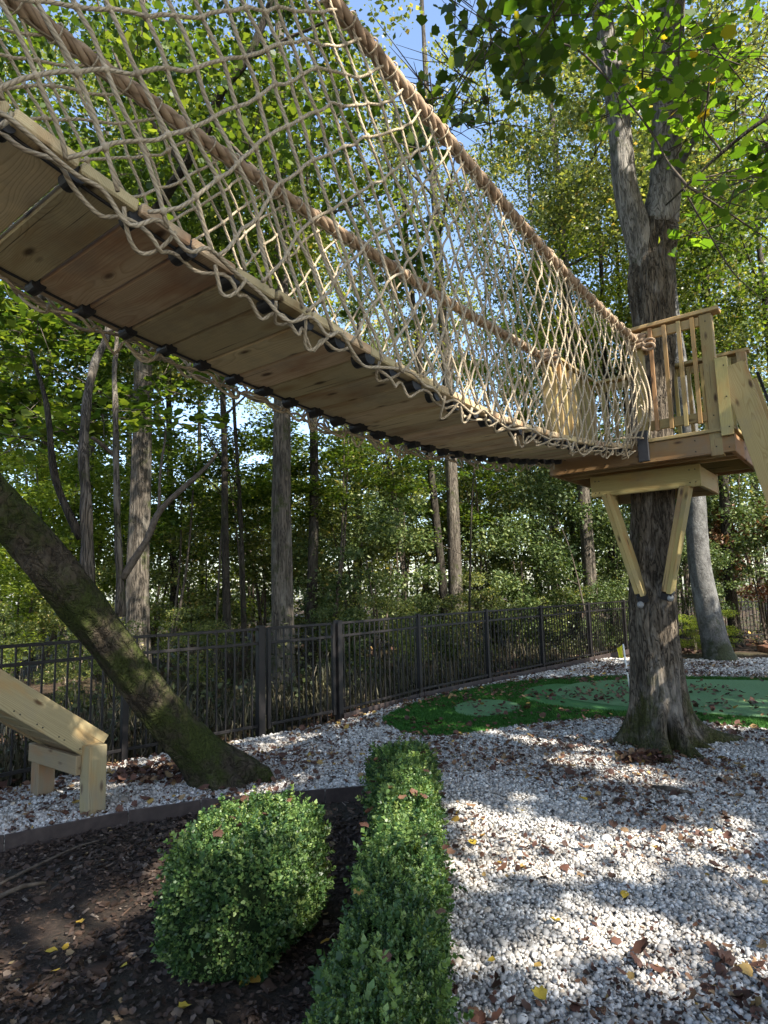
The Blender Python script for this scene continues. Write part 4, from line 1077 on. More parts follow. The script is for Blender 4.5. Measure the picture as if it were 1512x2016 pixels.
# the high boughs over the bridge on the left
bx = [at(610, -150, 7.4), at(530, 10, 7.5), at(490, 110, 7.5), at(430, 190, 7.6), at(418, 235, 7.7), at(360, 330, 7.9), at(300, 420, 8.2), at(150, 560, 8.6), at(-200, 640, 8.6), (-4.4, 4.2, 5.5)]
limb(lean, 'bough', bx, [.02, .04, .05, .055, .058, .06, .065, .07, .08, .09], BARK_DARK, 10, .02)
limb(lean, 'bough', [at(500, 110, 7.5), at(600, 60, 7.3), at(700, 20, 7.0)], [.028, .018, .008], TWIG, 6)
limb(lean, 'bough', [at(418, 240, 7.7), at(500, 330, 7.8), at(620, 420, 7.9), at(760, 380, 8.2)], [.03, .024, .018, .008], TWIG, 6)
limb(lean, 'bough', [at(360, 330, 7.9), at(300, 240, 7.6), at(230, 120, 7.4), at(180, -40, 7.2)], [.03, .026, .02, .012], TWIG, 6)
def leafy(parent, name, region, n, size, mat, tmpl=LOBED, up=.6, flat=.45, nc=60, rad=(.35, .7), label=None, test=None):
    """leaves hung in clumps through a piece of air given by rays: (px0, px1, py0, py1, Y0, Y1)"""
    C = []
    while len(C) < nc:
        x, y, Y = random.uniform(*region[0:2]), random.uniform(*region[2:4]), random.uniform(*region[4:6])
        if test and not test(x, y): continue
        C.append(at(x, y, Y)[:])
    P = sun_gaps(clumps(n, C, [random.uniform(*rad) for _ in C], flat))
    o = link(name, leaf_mesh(name, P, size, mat, tmpl, up), parent)
    ac = Acc()
    for c in C:
        for k in range(3):
            a_ = np.array(c); d_ = np.array([random.gauss(0, 1), random.gauss(0, 1), random.gauss(.1, .4)]); d_ /= np.linalg.norm(d_); L_ = random.uniform(.3, .75)
            m_ = a_ + d_ * L_ * .5 + np.array([0, 0, random.uniform(-.03, .06)])
            v, f, _t = tube(np.array([a_ - d_ * L_ * .3, m_, a_ + d_ * L_]), np.array([.006, .004, .002]), 4); ac.add(v, f)
    w_ = link('twigs', ac.mesh('twigs', TWIG), parent); w_['kind'] = 'stuff'
    if label: o['label'] = label
    return o
leafy(lean, 'leaves', (-250, 640, -450, 470, 5.8, 9.5), 14000, .086, L_MAPLE, nc=95, test=lambda x, y: y < 470 - max(0, x - 420) * .6, rad=(.4, .8))
leafy(lean, 'leaves', (480, 850, -250, 640, 8.0, 10.5), 3400, .092, L_MAPLE, nc=44, rad=(.22, .5), test=lambda x, y: not (x > 700 and y < 60))
leafy(lean, 'leaves', (-120, 470, 590, 850, 5.6, 7.6), 4300, .086, L_MAPLE, nc=46, rad=(.25, .5), flat=.22, up=1.3)
leafy(lean, 'leaves', (-300, 60, 300, 900, 5.5, 8), 1200, .10, L_MAPLE, nc=26, rad=(.3, .5), flat=.3, up=1.0)

# ================================================================== BRANCHES OF THE TREE AT THE RIGHT EDGE
tul = empty('tulip_tree', (5.6, 3.6, 0), 'leafy branch of broad bright leaves reaching in at the upper right corner', 'tree')
limb(tul, 'trunk', [(5.6, 3.6, -.1), (5.65, 3.6, 2), (5.6, 3.65, 4), (5.7, 3.7, 7), (5.8, 3.7, 10), (5.8, 3.8, 13)], [.24, .2, .18, .16, .12, .06], BARK_GREY, 28, .02, .15)
limb(tul, 'branch', [(5.6, 3.65, 3.9), at(1620, 170, 4.3), at(1505, 235, 4.4), at(1420, 300, 4.5), at(1352, 365, 4.6), at(1310, 405, 4.7)], [.06, .030, .018, .013, .010, .006], BARK_DARK, 8, .01)
for pts, r in (([(1352, 365), (1310, 310), (1260, 230), (1190, 150), (1130, 95), (1040, 70)], .009), ([(1352, 365), (1420, 410), (1480, 450), (1540, 490)], .007), ([(1345, 370), (1390, 450), (1440, 530), (1500, 590)], .006),
               ([(1420, 300), (1380, 230), (1400, 130), (1370, 40)], .007), ([(1355, 360), (1420, 340), (1500, 320)], .007), ([(1310, 55), (1290, 80), (1250, 20), (1200, -40)], .006)):
    limb(tul, 'twig', [at(x, y, 4.6 + .1 * k) for k, (x, y) in enumerate(pts)], [r * 1.3] + [r] * (len(pts) - 2) + [r * .4], TWIG, 6, .01)
limb(tul, 'branch', [(5.7, 3.7, 6.5), at(1500, -350, 5), at(1300, -220, 5), at(1080, -120, 5), at(880, -60, 5)], [.05, .035, .028, .02, .01], BARK_DARK, 8, .02)
leafy(tul, 'leaves', (1000, 1600, -260, 330, 4.0, 6.2), 1650, .098, L_TULIP, nc=52, rad=(.2, .5), flat=.6, up=.8, test=lambda x, y: y < 60 + (x - 1000) * .75)
leafy(tul, 'leaves', (1340, 1600, 100, 470, 4.2, 5.8), 620, .10, L_TULIP, nc=26, rad=(.18, .35), flat=.6, up=.8)
leafy(tul, 'leaves', (850, 1120, -150, 160, 4.4, 5.6), 420, .11, L_MAPLE, nc=26, rad=(.15, .35), flat=.8, up=.5)
leafy(tul, 'leaves', (800, 975, 100, 310, 4.6, 5.4), 130, .10, L_MAPLE, nc=16, rad=(.08, .2), flat=1.0, up=.3)
leafy(oak, 'leaves', (1100, 1420, -200, 60, 6.4, 8.2), 420, .10, L_TULIP, nc=26, rad=(.2, .4), flat=.6)
leafy(oak, 'leaves', (900, 1600, -900, -300, 5.5, 9), 2800, .13, L_TULIP, nc=70, rad=(.4, .8), flat=.6)
for pts in ([(1200, 190), (1192, 260), (1198, 330), (1205, 345)],):
    limb(oak, 'vine', [at(x, y, 6.4) for x, y in pts], [.004, .004, .004, .003], TWIG, 5, .01)

# ================================================================== CLIPPED BOXWOOD
BOXCORE = mat_simple('boxwood_inner_shade', (.004, .009, .003), (.012, .02, .007), 40, .9, .05, 0, .5)  # near-black core colour stands in for the shade deep between the leaves
def sprig(seed):
    r_ = random.Random(seed); V = []; Fs = []
    tv = DIAMOND[0]
    def leaf(base, dirv, L):
        d = Vector(dirv).normalized(); n_ = Vector((r_.uniform(-.3, .3), r_.uniform(-.3, .3), 1)); n_ = (n_ - d * n_.dot(d)).normalized(); b_ = n_.cross(d)
        k = len(V)
        for x, y, z in tv: V.append(tuple(Vector(base) + L * (d * x + b_ * y * .95 + n_ * z)))
        Fs.append((k, k + 1, k + 2, k + 3))
    for lev in range(5):
        z = .007 * lev; a0 = r_.uniform(0, 6.28)
        for q_ in range(2 if lev < 4 else 3):
            a = a0 + q_ * 3.14 + r_.uniform(-.3, .3)
            leaf((0, 0, z), (math.cos(a), math.sin(a), .5 + .18 * lev), .0115 * r_.uniform(.8, 1.15))
    me = mesh_np('sprig', np.array(V), np.array(Fs), L_BOX); return proto('sprig', me)
SPRIGS = [sprig(k) for k in range(5)]
def sample_mesh(V, F4, n):
    V = np.asarray(V); T = np.concatenate([F4[:, [0, 1, 2]], F4[:, [0, 2, 3]]])
    a, b, c = V[T[:, 0]], V[T[:, 1]], V[T[:, 2]]; cr_ = np.cross(b - a, c - a); ar = np.linalg.norm(cr_, axis=1)
    idx = rng.choice(len(T), n, p=ar / ar.sum()); r1 = np.sqrt(rng.random(n))[:, None]; r2 = rng.random(n)[:, None]
    P = a[idx] * (1 - r1) + b[idx] * r1 * (1 - r2) + c[idx] * r1 * r2
    return P, cr_[idx] / (ar[idx][:, None] + 1e-12)
def clipped(name, rings, label, cat, n, loc):
    root = empty(name, loc, label, cat)
    m_ = len(rings); ns = len(rings[0]); V = np.array(rings).reshape(-1, 3)
    i = np.arange(m_ - 1)[:, None] * ns; j = np.arange(ns)[None]; j2 = (j + 1) % ns
    F4 = np.stack([i + j, i + ns + j, i + ns + j2, i + j2], -1).reshape(-1, 4)
    # outward normals
    ctr = V.mean(0)
    P, N = sample_mesh(V, F4, n)
    axis = np.array([np.interp(P[:, 1], [r_[:, 1].mean() for r_ in map(np.array, rings)], [np.array(r_)[:, 0].mean() for r_ in rings]), P[:, 1], np.full(n, ctr[2])]).T
    if ((P - axis) * N).sum() < 0: N = -N
    k = N[:, 2] > -.5; k &= P[:, 2] > -.05; P, N = P[k], N[k]; n = len(P)
    lump = np.array([nz3(p[0] * 7, p[1] * 7, p[2] * 7) * .6 + nz3(p[0] * 19, p[1] * 19, p[2] * 19) * .5 for p in P])
    P = P + N * (lump * .065 - .012 + rng.normal(0, .006, n) - .025 * rng.random(n) ** 2)[:, None]
    D = N * .75 + np.array([0, 0, .55]) + rng.normal(0, .38, (n, 3)); D /= np.linalg.norm(D, axis=1)[:, None]
    rot = np.stack([np.zeros(n), np.arccos(np.clip(D[:, 2], -1, 1)), np.arctan2(D[:, 1], D[:, 0])], 1)
    sc_ = rng.uniform(.7, 1.4, n); sh_ = rng.random(n) < .02; sc_[sh_] = rng.uniform(1.7, 2.6, sh_.sum()); P[sh_] += N[sh_] * .012 + np.array([0, 0, .012])
    instancer('foliage', SPRIGS, P, rot, sc_, root)
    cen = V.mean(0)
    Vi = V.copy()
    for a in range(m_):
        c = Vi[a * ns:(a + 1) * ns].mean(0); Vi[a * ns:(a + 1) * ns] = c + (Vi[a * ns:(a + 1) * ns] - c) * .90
    link('inner_shade_core', mesh_np('inner_shade_core', Vi, F4, BOXCORE, True), root)
    return root
def se(a, p): return math.copysign(abs(a) ** p, a)
rings = []
ys_ = list(np.linspace(1.15, 4.95, 60)) + [5.02, 5.07, 5.10, 5.115]
for y in ys_:
    lx = interp(y, [1, 1.85, 2.1, 2.64, 3.1, 3.3, 3.5, 5], [-.28, -.25, -.235, -.17, -.11, -.09, -.09, -.13]); rx = interp(y, [1, 1.85, 2.1, 2.64, 3.5, 5], [.07, .09, .11, .17, .22, .315])
    h = interp(y, [1, 2, 3, 4, 5], [.44, .46, .46, .45, .45]) + .02 * math.sin(y * 5) + .03 * nz3(y * 3, 7, 1)
    e = 1.0 if y <= 4.95 else math.sqrt(max(.02, 1 - ((y - 4.95) / .168) ** 2))
    cx = (lx + rx) / 2; w = (rx - lx) / 2 * e + .03 * nz3(y * 2.5, 0, 1) + .015 * nz3(y * 7, 0, 1); hh = h * (.5 + .5 * e)
    rings.append([(cx + w * se(math.cos(a), .55) + .012 * nz3(y * 4, a, 2), y, -.08 + (hh + .08) / 2 * (1 + se(math.sin(a), .55))) for a in np.linspace(0, 2 * math.pi, 28, endpoint=False)])
hedge = clipped('boxwood_hedge', rings, 'long low clipped boxwood hedge running along the edge of the white gravel', 'hedge', 46000, (.0, 3.2, 0))
rings = []
N_ = 44
for t in np.linspace(-1, 1, N_):
    y = 3.32 + .37 * math.sin(t * math.pi / 2); q_ = abs(math.sin(t * math.pi / 2)); e = max(.03, (1 - q_ ** 6) ** (1 / 2.6))
    cx = -.71 + .14 * (y - 3.32); w = (.30 + .03 * nz3(y * 3, 4, 4)) * e
    hh = .55 * (.62 + .38 * e)
    rings.append([(cx + w * se(math.cos(a), .42) * (1 + .07 * nz3(math.cos(a) * 2, y * 3, 5)), y, -.07 + (hh) / 2 * (1 + se(math.sin(a), .5)) + .03 * nz3(math.cos(a) * 2, y * 4, 9) * (math.sin(a) > 0)) for a in np.linspace(0, 2 * math.pi, 32, endpoint=False)])
clipped('boxwood_bush', rings, 'rounded block of clipped boxwood standing alone in the mulch bed', 'bush', 23000, (-.72, 3.32, -.07))

n = 34
hx = np.concatenate([rng.uniform(-.15, .25, 22), rng.uniform(-.95, -.5, 12)]); hy = np.concatenate([rng.uniform(1.9, 4.9, 22), rng.uniform(3.05, 3.6, 12)])
hz = np.concatenate([np.full(22, .485), np.full(12, .515)])
tag(instancer('fallen_leaves_on_hedge', [dead_proto('dead_leaf', DEAD, c, LOBED) for c in (1.0, -.8)], np.stack([hx, hy, hz], 1), np.stack([rng.normal(0, .5, n), rng.normal(0, .5, n), rng.uniform(0, 6, n)], 1), rng.uniform(.035, .06, n)),
    'dry brown leaves caught on top of the clipped boxwood', 'fallen leaves')
# ================================================================== WOODLAND BEYOND THE FENCE
def crown_mesh(name, n, size, mat, w, h, nc, rad, tmpl=DIAMOND, up=.5, flat=.55):
    C = []
    while len(C) < nc:
        p = np.array([random.uniform(-1, 1), random.uniform(-1, 1), random.uniform(-1, 1)])
        if (p ** 2).sum() < 1: C.append(p * (w, w, h))
    return leaf_mesh(name, clumps(n, C, [random.uniform(*rad) for _ in C], flat), size, mat, tmpl, up)
CR = dict(full=crown_mesh('leaves', 14000, .115, L_FAR, 2.9, 3.4, 60, (.5, 1.0)),
          full2=crown_mesh('leaves', 12500, .12, L_MAPLE, 3.0, 3.0, 46, (.5, 1.0)),
          airy=crown_mesh('leaves', 7500, .095, L_FAR, 3.0, 4.2, 60, (.3, .7)),
          thin=crown_mesh('leaves', 5200, .095, L_FAR, 3.0, 4.5, 44, (.25, .6)),
          yel=crown_mesh('leaves', 9000, .085, L_YEL, 2.2, 2.2, 36, (.35, .7)))
SH = dict(green=crown_mesh('leaves', 9000, .075, L_FAR, 1.5, 1.7, 36, (.3, .6)),
          dark=crown_mesh('leaves', 9500, .085, L_DARK, 1.5, 1.9, 36, (.3, .65), OVAL),
          maple=crown_mesh('leaves', 6500, .09, L_MAPLE, 1.6, 1.5, 40, (.3, .55), DIAMOND, 1.2, .3),
          yel=crown_mesh('leaves', 7000, .08, L_YEL, 1.5, 1.6, 34, (.3, .6), DIAMOND, 1.0, .4),
          rust=crown_mesh('leaves', 6000, .095, L_RUST, 1.2, 1.3, 26, (.3, .5), OVAL))
nwt = [0]
def wood_tree(px, Y, r, crown, zc, top, label, mat=BARK_GREY, lean_=(0, 0), crowns=1, sc=1.0, name='woodland_tree', cat='tree', group=None, pale=False, bow=0.0, seg=18, fork=None):
    b = at(px, 1160, Y); x, y = b.x, b.y; z0 = ground_z(x, y) - .05
    root = empty(name, (x, y, z0), label, cat, group)
    pts = []; rads = []
    for k in range(9):
        t = k / 8; z = z0 + (top - z0) * t
        pts.append((x + lean_[0] * t + bow * math.sin(t * 5) + .06 * nz3(t * 4, px, 1), y + lean_[1] * t + .06 * nz3(t * 4, px, 5), z)); rads.append(r * (1 - .72 * t))
    pts = [(x, y, z0)] + [(x + .3 * (pts[1][0] - x), y, z0 + .35)] + pts[1:]; rads = [r * 1.45, r * 1.08] + rads[1:]
    q, rr = resample(pts, rads, .16 if r > .1 else .3)
    dsp = bark_disp(r * .07, 5, 1.2, px * .1) if r > .14 else None
    v, f, _ = tube(q, rr, seg if r > .14 else 10, disp=dsp); ac = Acc(); ac.add(v, f)
    link('trunk', ac.mesh('trunk', mat, True), root)
    for k in range(5 if r > .1 else 3):
        t = random.uniform(.5, .95) if r > .1 else random.uniform(.35, .9); i = int(t * (len(q) - 1)); a = random.uniform(0, 6.28); L = random.uniform(1.2, 2.8) * (1 if r > .1 else .6)
        p0 = Vector(q[i]); d = Vector((math.cos(a), math.sin(a), random.uniform(.25, .9))).normalized()
        qq, r2 = resample([p0, p0 + d * L * .5 + Vector((0, 0, .1)), p0 + d * L + Vector((0, 0, .35))], [rr[i] * .45, rr[i] * .3, .012], .2)
        v, f, _ = tube(qq, r2, 7); link('branch', mesh_np('branch', v, f, mat, True), root)
    for k in range(crowns):
        zz = zc + k * 5.2
        t = min(1, (zz - z0) / (top - z0))
        o = link('crown', CR[crown], root, (x + lean_[0] * t + random.uniform(-.6, .6), y + lean_[1] * t + random.uniform(-.4, .4), zz))
        o.rotation_euler = (0, 0, random.uniform(0, 6.28)); o.scale = (sc * random.uniform(.85, 1.15), sc * random.uniform(.85, 1.15), sc)
    return root
W = wood_tree
W(280, 11, .205, 'full2', 9.2, 15, 'stout straight grey trunk left of centre behind the fence, just right of the leaning trunk', lean_=(-.25, 0), seg=30, crowns=1)
W(557, 11, .195, 'airy', 10.8, 17, 'stout straight furrowed trunk right behind the gate', seg=30, lean_=(.0, 0))
W(450, 12, .085, 'full2', 9.5, 12, 'slim dark trunk with a side branch standing between the two stout trunks', BARK_DARK, (-.3, 0), seg=14)
W(484, 12.4, .055, 'yel', 8.5, 10, 'thin crooked dark stem leaning beside the slim dark trunk left of the gate', BARK_DARK, (-.5, 0), bow=.05)
W(612, 13, .12, 'thin', 9.8, 13, 'dark knobbly trunk just right of the stout trunk behind the gate', BARK_DARK, (.1, 0), bow=.06)
W(882, 15, .11, 'airy', 10.5, 15, 'slender dark trunk leaning left, the left one of the close pair behind the middle fence', BARK_DARK, (-1.0, 0))
W(896, 15.6, .18, 'airy', 12, 18, 'thicker blotchy trunk, the right one of the close pair behind the middle fence', BARK_GREY, (-.2, 0), seg=26, bow=.08)
W(1166, 17, .19, 'airy', 12.5, 18, 'warm brown trunk behind the fence just left of the platform oak', BARK_GREY, (-.3, 0), seg=26)
W(1090, 20, .15, 'thin', 13.5, 17.5, 'tall thin pale trunk rising behind the net of the bridge', BARK_PALE, (.1, 0), bow=.1)
# the pale smooth trunk inside the yard
pt = empty('pale_tree', (6.82, 13.4, 0), 'pale grey smooth trunk behind the putting green to the right of the platform oak', 'tree')
q, rr = resample([(6.86, 13.4, -.1), (6.82, 13.4, .12), (6.76, 13.4, .5), (6.68, 13.4, 1.1), (6.60, 13.4, 1.9), (6.60, 13.4, 2.6), (6.62, 13.4, 3.4), (6.6, 13.4, 5), (6.5, 13.5, 8), (6.7, 13.5, 12), (6.6, 13.4, 15)], [.38, .30, .255, .24, .22, .21, .21, .2, .17, .12, .05], .08)
v, f, _ = tube(q, rr, 36, disp=bark_disp(.008, 4, 1.2, 8)); link('trunk', mesh_np('trunk', v, f, BARK_PALE, True), pt)
for zz, dx, dy in ((12.5, -.6, .5), (15.5, .3, 0)):
    o = link('crown', CR['full'], pt, (6.6 + dx, 13.6 + dy, zz)); o.rotation_euler = (0, 0, zz)
far = [(-60, 14, 'full2', 8.5), (60, 17, 'full', 9.5), (160, 15, 'full2', 8.8), (345, 17, 'full', 10), (400, 22, 'full', 12), (700, 19, 'airy', 8.0), (800, 27, 'thin', 11.5),
       (970, 26, 'thin', 11.0), (1060, 21, 'yel', 7.6), (1130, 19, 'yel', 8.6), (1205, 18, 'yel', 10.2), (1255, 19, 'full', 10.5), (1330, 24, 'full', 13), (1440, 17, 'full', 9.5), (1500, 21, 'full', 12.5), (1570, 15, 'full2', 9.5),
       (560, 27, 'full', 14), (250, 25, 'full', 13)]
def ordinal(k, n):
    if n == 2: return ('left of two', 'right of two')[k]
    return 'leftmost of %s' % W_[n] if k == 0 else ('rightmost of %s' % W_[n] if k == n - 1 else '%s of %s from the left' % (('', 'second', 'third', 'fourth', 'fifth', 'sixth', 'seventh', 'eighth', 'ninth', 'tenth')[k], W_[n]))
W_ = ['none', 'one', 'two', 'three', 'four', 'five', 'six', 'seven', 'eight', 'nine', 'ten', 'eleven', 'twelve']
def far_side(px): return 'left of the gate' if px < 520 else ('above the right fence' if px < 1240 else 'right of the oak')
for k, (px, Y, c, zc) in enumerate(far):
    fs = sorted(f_[0] for f_ in far if far_side(f_[0]) == far_side(px))
    side_ = far_side(px)
    W(px, Y, random.uniform(.09, .16), c, zc, zc + 5.5, 'tall woodland tree ' + side_ + ', ' + ordinal(fs.index(px), len(fs)), random.choice([BARK_GREY, BARK_DARK]), (random.uniform(-.6, .6), 0),
      crowns=2 if c == 'full' and Y > 16 else 1, sc=1.25 if c == 'yel' else 1.0, name='background_tree', group='woodland trees ' + side_)
nb = 0
def bush(px, Y, kind, zc, sc, label, group=None, name='understory_bush', cat='bush'):
    b = at(px, 1160, Y); x, y = b.x, b.y; z0 = ground_z(x, y)
    root = empty(name, (x, y, z0), label, cat, group)
    for k in range(3):
        a = random.uniform(0, 6.28); p0 = Vector((x, y, z0 - .1)); p1 = Vector((x + .5 * math.cos(a) * sc, y + .5 * math.sin(a) * sc, z0 + (zc - z0) * 1.1))
        q, rr = resample([p0, (p0 + p1) / 2 + Vector((.1, .05, 0)), p1], [.035 * sc, .022 * sc, .01], .25); v, f, _ = tube(q, rr, 6); link('stem', mesh_np('stem', v, f, TWIG, True), root)
    o = link('foliage', SH[kind], root, (x, y, zc)); o.rotation_euler = (0, 0, random.uniform(0, 6.28)); o.scale = (sc, sc, sc * random.uniform(.85, 1.15))
    return root
KD = dict(green='green leafy bush', dark='dark evergreen bush', maple='young maple with layered leaves', yel='bright yellow green bush', rust='bush with rusty brown leaves')
def where(px):
    return ('behind the slide' if px < 160 else 'behind the leaning trunk' if px < 420 else 'behind the gate' if px < 680 else
            'behind the right fence' if px < 1000 else 'just left of the oak' if px < 1260 else 'right of the oak')
def zpix(py, Y): return 1.6 + (1163 - py) / 1250 * Y
spec = [(x_, 9.5 + (x_ > 300) * 1.2 + (x_ > 620) * 1.8 + (x_ > 800) * 2.2 + (x_ > 960) * 2, k_, 1285 - y_, s_) for x_, k_, y_, s_ in ((-30, 'green', 0, .5), (190, 'green', 10, .45), (385, 'green', 25, .4), (670, 'dark', 30, .45), (760, 'green', 40, .6), (830, 'dark', 40, .6), (925, 'green', 60, .6), (1000, 'dark', 60, .65), (1090, 'green', 60, .65), (1180, 'dark', 60, .65))]
spec += [(350, 21, 'green', 1105, 1.5), (470, 22, 'green', 1100, 1.5), (620, 23, 'dark', 1120, 1.6), (20, 12, 'yel', 1060, 1.0), (90, 13, 'yel', 930, 1.1), (150, 16, 'yel', 1000, 1.3), (250, 19, 'yel', 950, 1.6), (-10, 16, 'yel', 860, 1.4), (500, 20, 'yel', 960, 1.4), (760, 20, 'yel', 1010, 1.2), (900, 22, 'yel', 1000, 1.4), (35, 13, 'yel', 1150, .9), (110, 14.5, 'yel', 1010, 1.1), (-40, 11, 'yel', 1190, .7), (200, 16, 'yel', 1120, 1.1), (60, 18, 'green', 900, 1.4), (150, 12, 'green', 1220, .6),
        (330, 13, 'maple', 930, 1.1), (380, 15, 'green', 1080, 1.2), (420, 18, 'yel', 1180, 1.0), (300, 20, 'green', 1000, 1.6), (480, 13.5, 'maple', 900, 1.0), (520, 16, 'green', 1010, 1.3),
        (640, 13, 'maple', 900, 1.1), (600, 17, 'green', 1100, 1.3), (690, 15, 'green', 1000, 1.2), (730, 13.5, 'dark', 1120, 1.0), (780, 17, 'green', 940, 1.3), (800, 14.5, 'maple', 900, .9), (850, 19, 'green', 1080, 1.3), (820, 22, 'dark', 1040, 1.3),
        (940, 17, 'maple', 950, 1.1), (960, 18, 'green', 1060, 1.2), (1010, 16.5, 'dark', 1130, 1.0), (1060, 19, 'green', 990, 1.3), (1090, 17.5, 'dark', 1060, 1.1), (1130, 20, 'yel', 1040, 1.1), (1190, 18.5, 'dark', 1000, 1.2),
        (1210, 22, 'yel', 900, 1.4), (1120, 24, 'green', 800, 1.8), (1230, 17.5, 'dark', 1130, .9),
        (1340, 19, 'dark', 1050, 1.2), (1430, 18, 'dark', 980, 1.3), (1400, 20, 'green', 880, 1.5), (1500, 17, 'rust', 1090, 1.1), (1530, 20, 'dark', 950, 1.5), (1440, 19.5, 'dark', 1130, .8), (1480, 23, 'green', 800, 1.8), (1360, 16.2, 'dark', 1160, .7), (1350, 24, 'yel', 720, 1.7), (1570, 16, 'dark', 1130, 1.0)]
from collections import Counter
labs = Counter(KD[s_[2]] + ' ' + where(s_[0]) for s_ in spec)
seen_ = set()
for px, Y, kind, py, sc in spec:
    lb_ = KD[kind] + ' ' + where(px)
    if (px, lb_) in seen_: px += 1
    seen_.add((px, lb_)); n_ = labs[lb_]; same = sorted(s_[0] for s_ in spec if KD[s_[2]] + ' ' + where(s_[0]) == lb_)
    bush(px, Y, kind, zpix(py, Y), sc, lb_ + (', ' + ordinal(same.index(px), n_) if n_ > 1 else ''), (lb_.replace('bush', 'bushes') if n_ > 1 else None))
# the small sunlit shrub beside the pale trunk
bush(1400, 14.8, 'yel', .55, .36, 'small sunlit broadleaf shrub at the foot of the pale grey trunk', name='garden_shrub', cat='shrub')
bush(1345, 15.2, 'yel', .5, .3, 'small pale green shrub between the platform oak and the pale trunk', name='garden_shrub', cat='shrub')
# saplings
for k in range(12):
    px = random.uniform(-40, 1240); Y = float(fence_y(at(px, 1160, 10).x)) * 0 + random.uniform(11, 19)
    b = at(px, 1160, Y)
    if Y < fence_y(b.x) + 1.0: continue
    z0 = ground_z(b.x, b.y); h_ = random.uniform(3, 6)
    root = empty('sapling', (b.x, b.y, z0), 'thin bare stemmed sapling among the undergrowth beyond the fence', 'sapling', 'thin saplings beyond the fence')
    a = random.uniform(-.8, .8)
    q, rr = resample([(b.x, b.y, z0 - .1), (b.x + a * .3, b.y, z0 + h_ * .4), (b.x + a * .6, b.y, z0 + h_ * .75), (b.x + a, b.y, z0 + h_)], [.026, .022, .015, .006], .3)
    v, f, _ = tube(q, rr, 6); link('trunk', mesh_np('trunk', v, f, random.choice([TWIG, BARK_DARK]), True), root)
    for j in range(4):
        i = random.randrange(len(q) // 3, len(q)); an = random.uniform(0, 6.28); L = random.uniform(.4, 1.0)
        v, f, _ = tube([q[i], q[i] + np.array([math.cos(an) * L, math.sin(an) * L, .5 * L])], [.008, .003], 4); link('twig', mesh_np('twig', v, f, TWIG, True), root)
L_UNDER = mat_leaf('undergrowth_leaf', [(0, (0.015, 0.025, 0.01)), (0.6, (0.035, 0.045, 0.018)), (0.93, (0.09, 0.11, 0.04)), (1, (0.3, 0.26, 0.16))], 0.3, 0.45, (1.5, 1.5, 0.6), 0.4)
# undergrowth: dry grass, canes and low leaves just behind the fence
DRY = mat_dead('dry_grass', [(0, (.012, .02, .008)), (.5, (.04, .05, .02)), (.85, (.10, .09, .05)), (1, (.24, .21, .15))])
def tuft(h, nb_, spread):
    V = []; Fs = []
    for i in range(nb_):
        a = random.uniform(0, 6.28); bx_, by_ = random.gauss(0, spread), random.gauss(0, spread); L = h * random.uniform(.5, 1.1); w = random.uniform(.004, .009); o_ = random.uniform(.1, .6) * L
        for j in range(3):
            pass
        px_, py_ = math.cos(a + 1.57) * w, math.sin(a + 1.57) * w; k = len(V)
        for t in (0, .5, .85):
            q_ = o_ * t * t
            V += [(bx_ + math.cos(a) * q_ - px_ * (1 - t * .5), by_ + math.sin(a) * q_ - py_, L * t), (bx_ + math.cos(a) * q_ + px_ * (1 - t * .5), by_ + math.sin(a) * q_ + py_, L * t)]
        V.append((bx_ + math.cos(a) * o_ * 1.1, by_ + math.sin(a) * o_ * 1.1, L * .88 + 0))
        Fs += [(k, k + 1, k + 3, k + 2), (k + 2, k + 3, k + 5, k + 4)]; Fs.append((k + 4, k + 5, k + 6, k + 6))
    F_ = np.array([f_ for f_ in Fs if f_[2] != f_[3]]); F3 = np.array([f_[:3] for f_ in Fs if f_[2] == f_[3]])
    return proto('grass_tuft', mesh_np('grass_tuft', np.array(V), [F_, F3], DRY))
TF = [tuft(.34, 22, .12), tuft(.62, 10, .16), tuft(.25, 26, .18)]
a_ = rng.uniform(-9, 7, 9000); o_ = rng.exponential(2.2, 9000) + .25; b_ = fence_y(a_) + o_ * 1.1
k = (b_ > fence_y(a_) + .35) & (rng.random(9000) < np.interp(a_, [-9, 0, 2, 7], [.26, .16, .07, .05])); a_, b_ = a_[k], b_[k]; n = len(a_)
tag(instancer('undergrowth', TF, np.stack([a_, b_, np.array([ground_z(x, y) for x, y in zip(a_, b_)])], 1), np.stack([rng.normal(0, .12, n), rng.normal(0, .12, n), rng.uniform(0, 6.28, n)], 1), rng.uniform(.6, 1.25, n)),
    'dry grass and cane undergrowth at the wood edge behind the fence', 'undergrowth')
n = 30000; a_ = rng.uniform(-12, 12, n); b_ = fence_y(a_) + .4 + rng.exponential(3.2, n)
k = np.array([nz3(x * .9, y * .9, 5) > -.16 for x, y in zip(a_, b_)], bool); a_, b_ = a_[k], b_[k]; n = len(a_)
z_ = np.array([ground_z(x, y) for x, y in zip(a_, b_)]) + rng.uniform(.02, .95, n) ** 1.5 * (1 + np.array([nz3(x, y, 8) for x, y in zip(a_, b_)]))
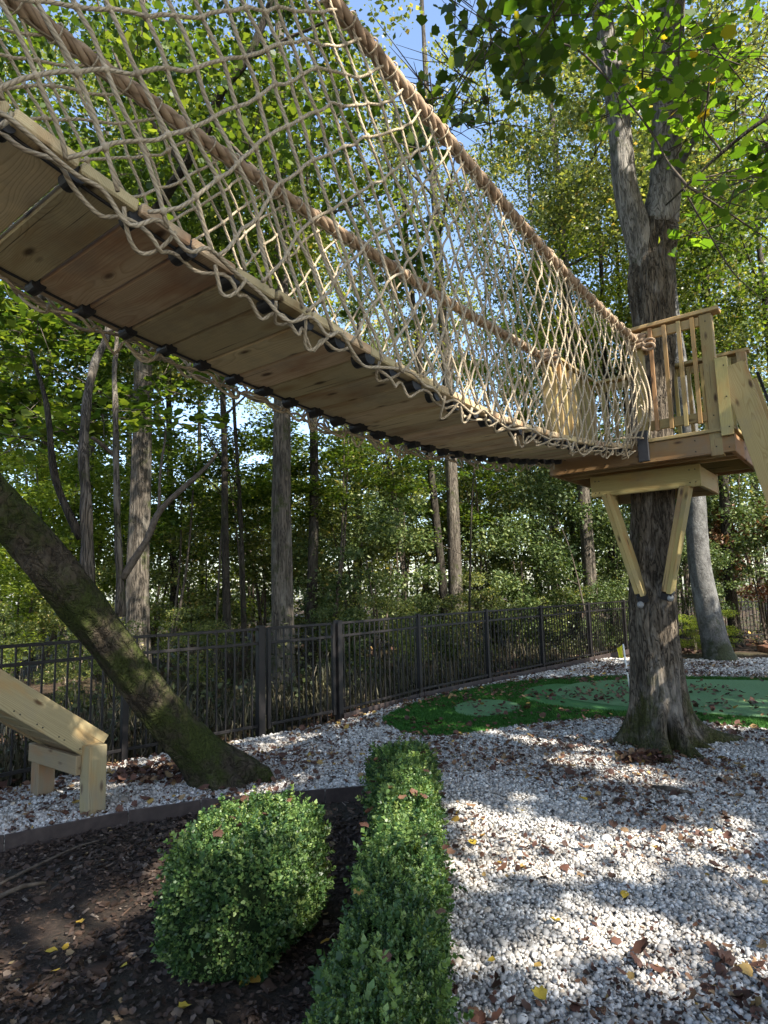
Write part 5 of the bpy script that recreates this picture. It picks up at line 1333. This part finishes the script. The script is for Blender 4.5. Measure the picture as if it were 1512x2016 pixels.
tag(link('ground_cover', leaf_mesh('ground_cover', np.stack([a_, b_, z_], 1), .07, L_UNDER, DIAMOND, .8)), 'low leafy ground cover along the wood edge behind the fence', 'ground cover', kind='stuff')
# the far wood that reads as one mass
n = 120000
C = [(random.uniform(-30, 36), random.uniform(30, 44), random.uniform(0, 9) if random.random() < .75 else random.uniform(12, 20)) for _ in range(620)]
P = clumps(n, C, [random.uniform(.9, 2.0) for _ in C], .7)
tag(link('far_woodland', leaf_mesh('far_woodland', P, .22, L_FAR, DIAMOND, .5)), 'far off mass of woodland foliage closing the view', 'woodland', kind='stuff')

# ================================================================== UNSEEN TREES ADDED TO SHADE THE YARD, CROWNS CUT FOR CHOSEN SUN PATCHES
canopyP = clumps(125000, [(random.uniform(1, 15), random.uniform(-7, 8), random.uniform(7.0, 11.0)) for _ in range(330)], [random.uniform(.5, 1.25) for _ in range(330)], .5)
canopyP = sun_gaps(canopyP)
# nothing of it may hang into the picture or stand close over the camera's view
rel = canopyP - np.array(EYE[:]); dz_ = rel @ np.array(fwd[:]); xx = rel @ np.array(cr[:]); yy = rel @ np.array(cu[:])
vis = (dz_ > 0) & (np.abs(xx) < dz_ * .66) & (np.abs(yy) < dz_ * .86); canopyP = canopyP[~vis]
TR = [(7.5, .5), (12.5, 5.0), (4.5, -5.0), (12.0, -3.0)]
own = np.argmin(np.stack([np.hypot(canopyP[:, 0] - a, canopyP[:, 1] - b) for a, b in TR]), 0)
for k, (x, y) in enumerate(TR):
    root = empty('unseen_shade_tree', (x, y, 0), ['unseen tree added on the right to shade the yard', 'unseen tree added at the far right to shade the yard', 'unseen tree added behind the viewer to shade the yard', 'unseen tree added behind and right of the viewer to shade the yard'][k], 'tree')
    limb(root, 'trunk', [(x, y, -.1), (x + .1, y, 3), (x, y + .1, 6.5), (x - .1, y, 11)], [.26, .21, .17, .06], BARK_GREY, 20, .03, .3)
    link('crown', leaf_mesh('crown', canopyP[own == k], .21, L_FAR, DIAMOND, .4), root)
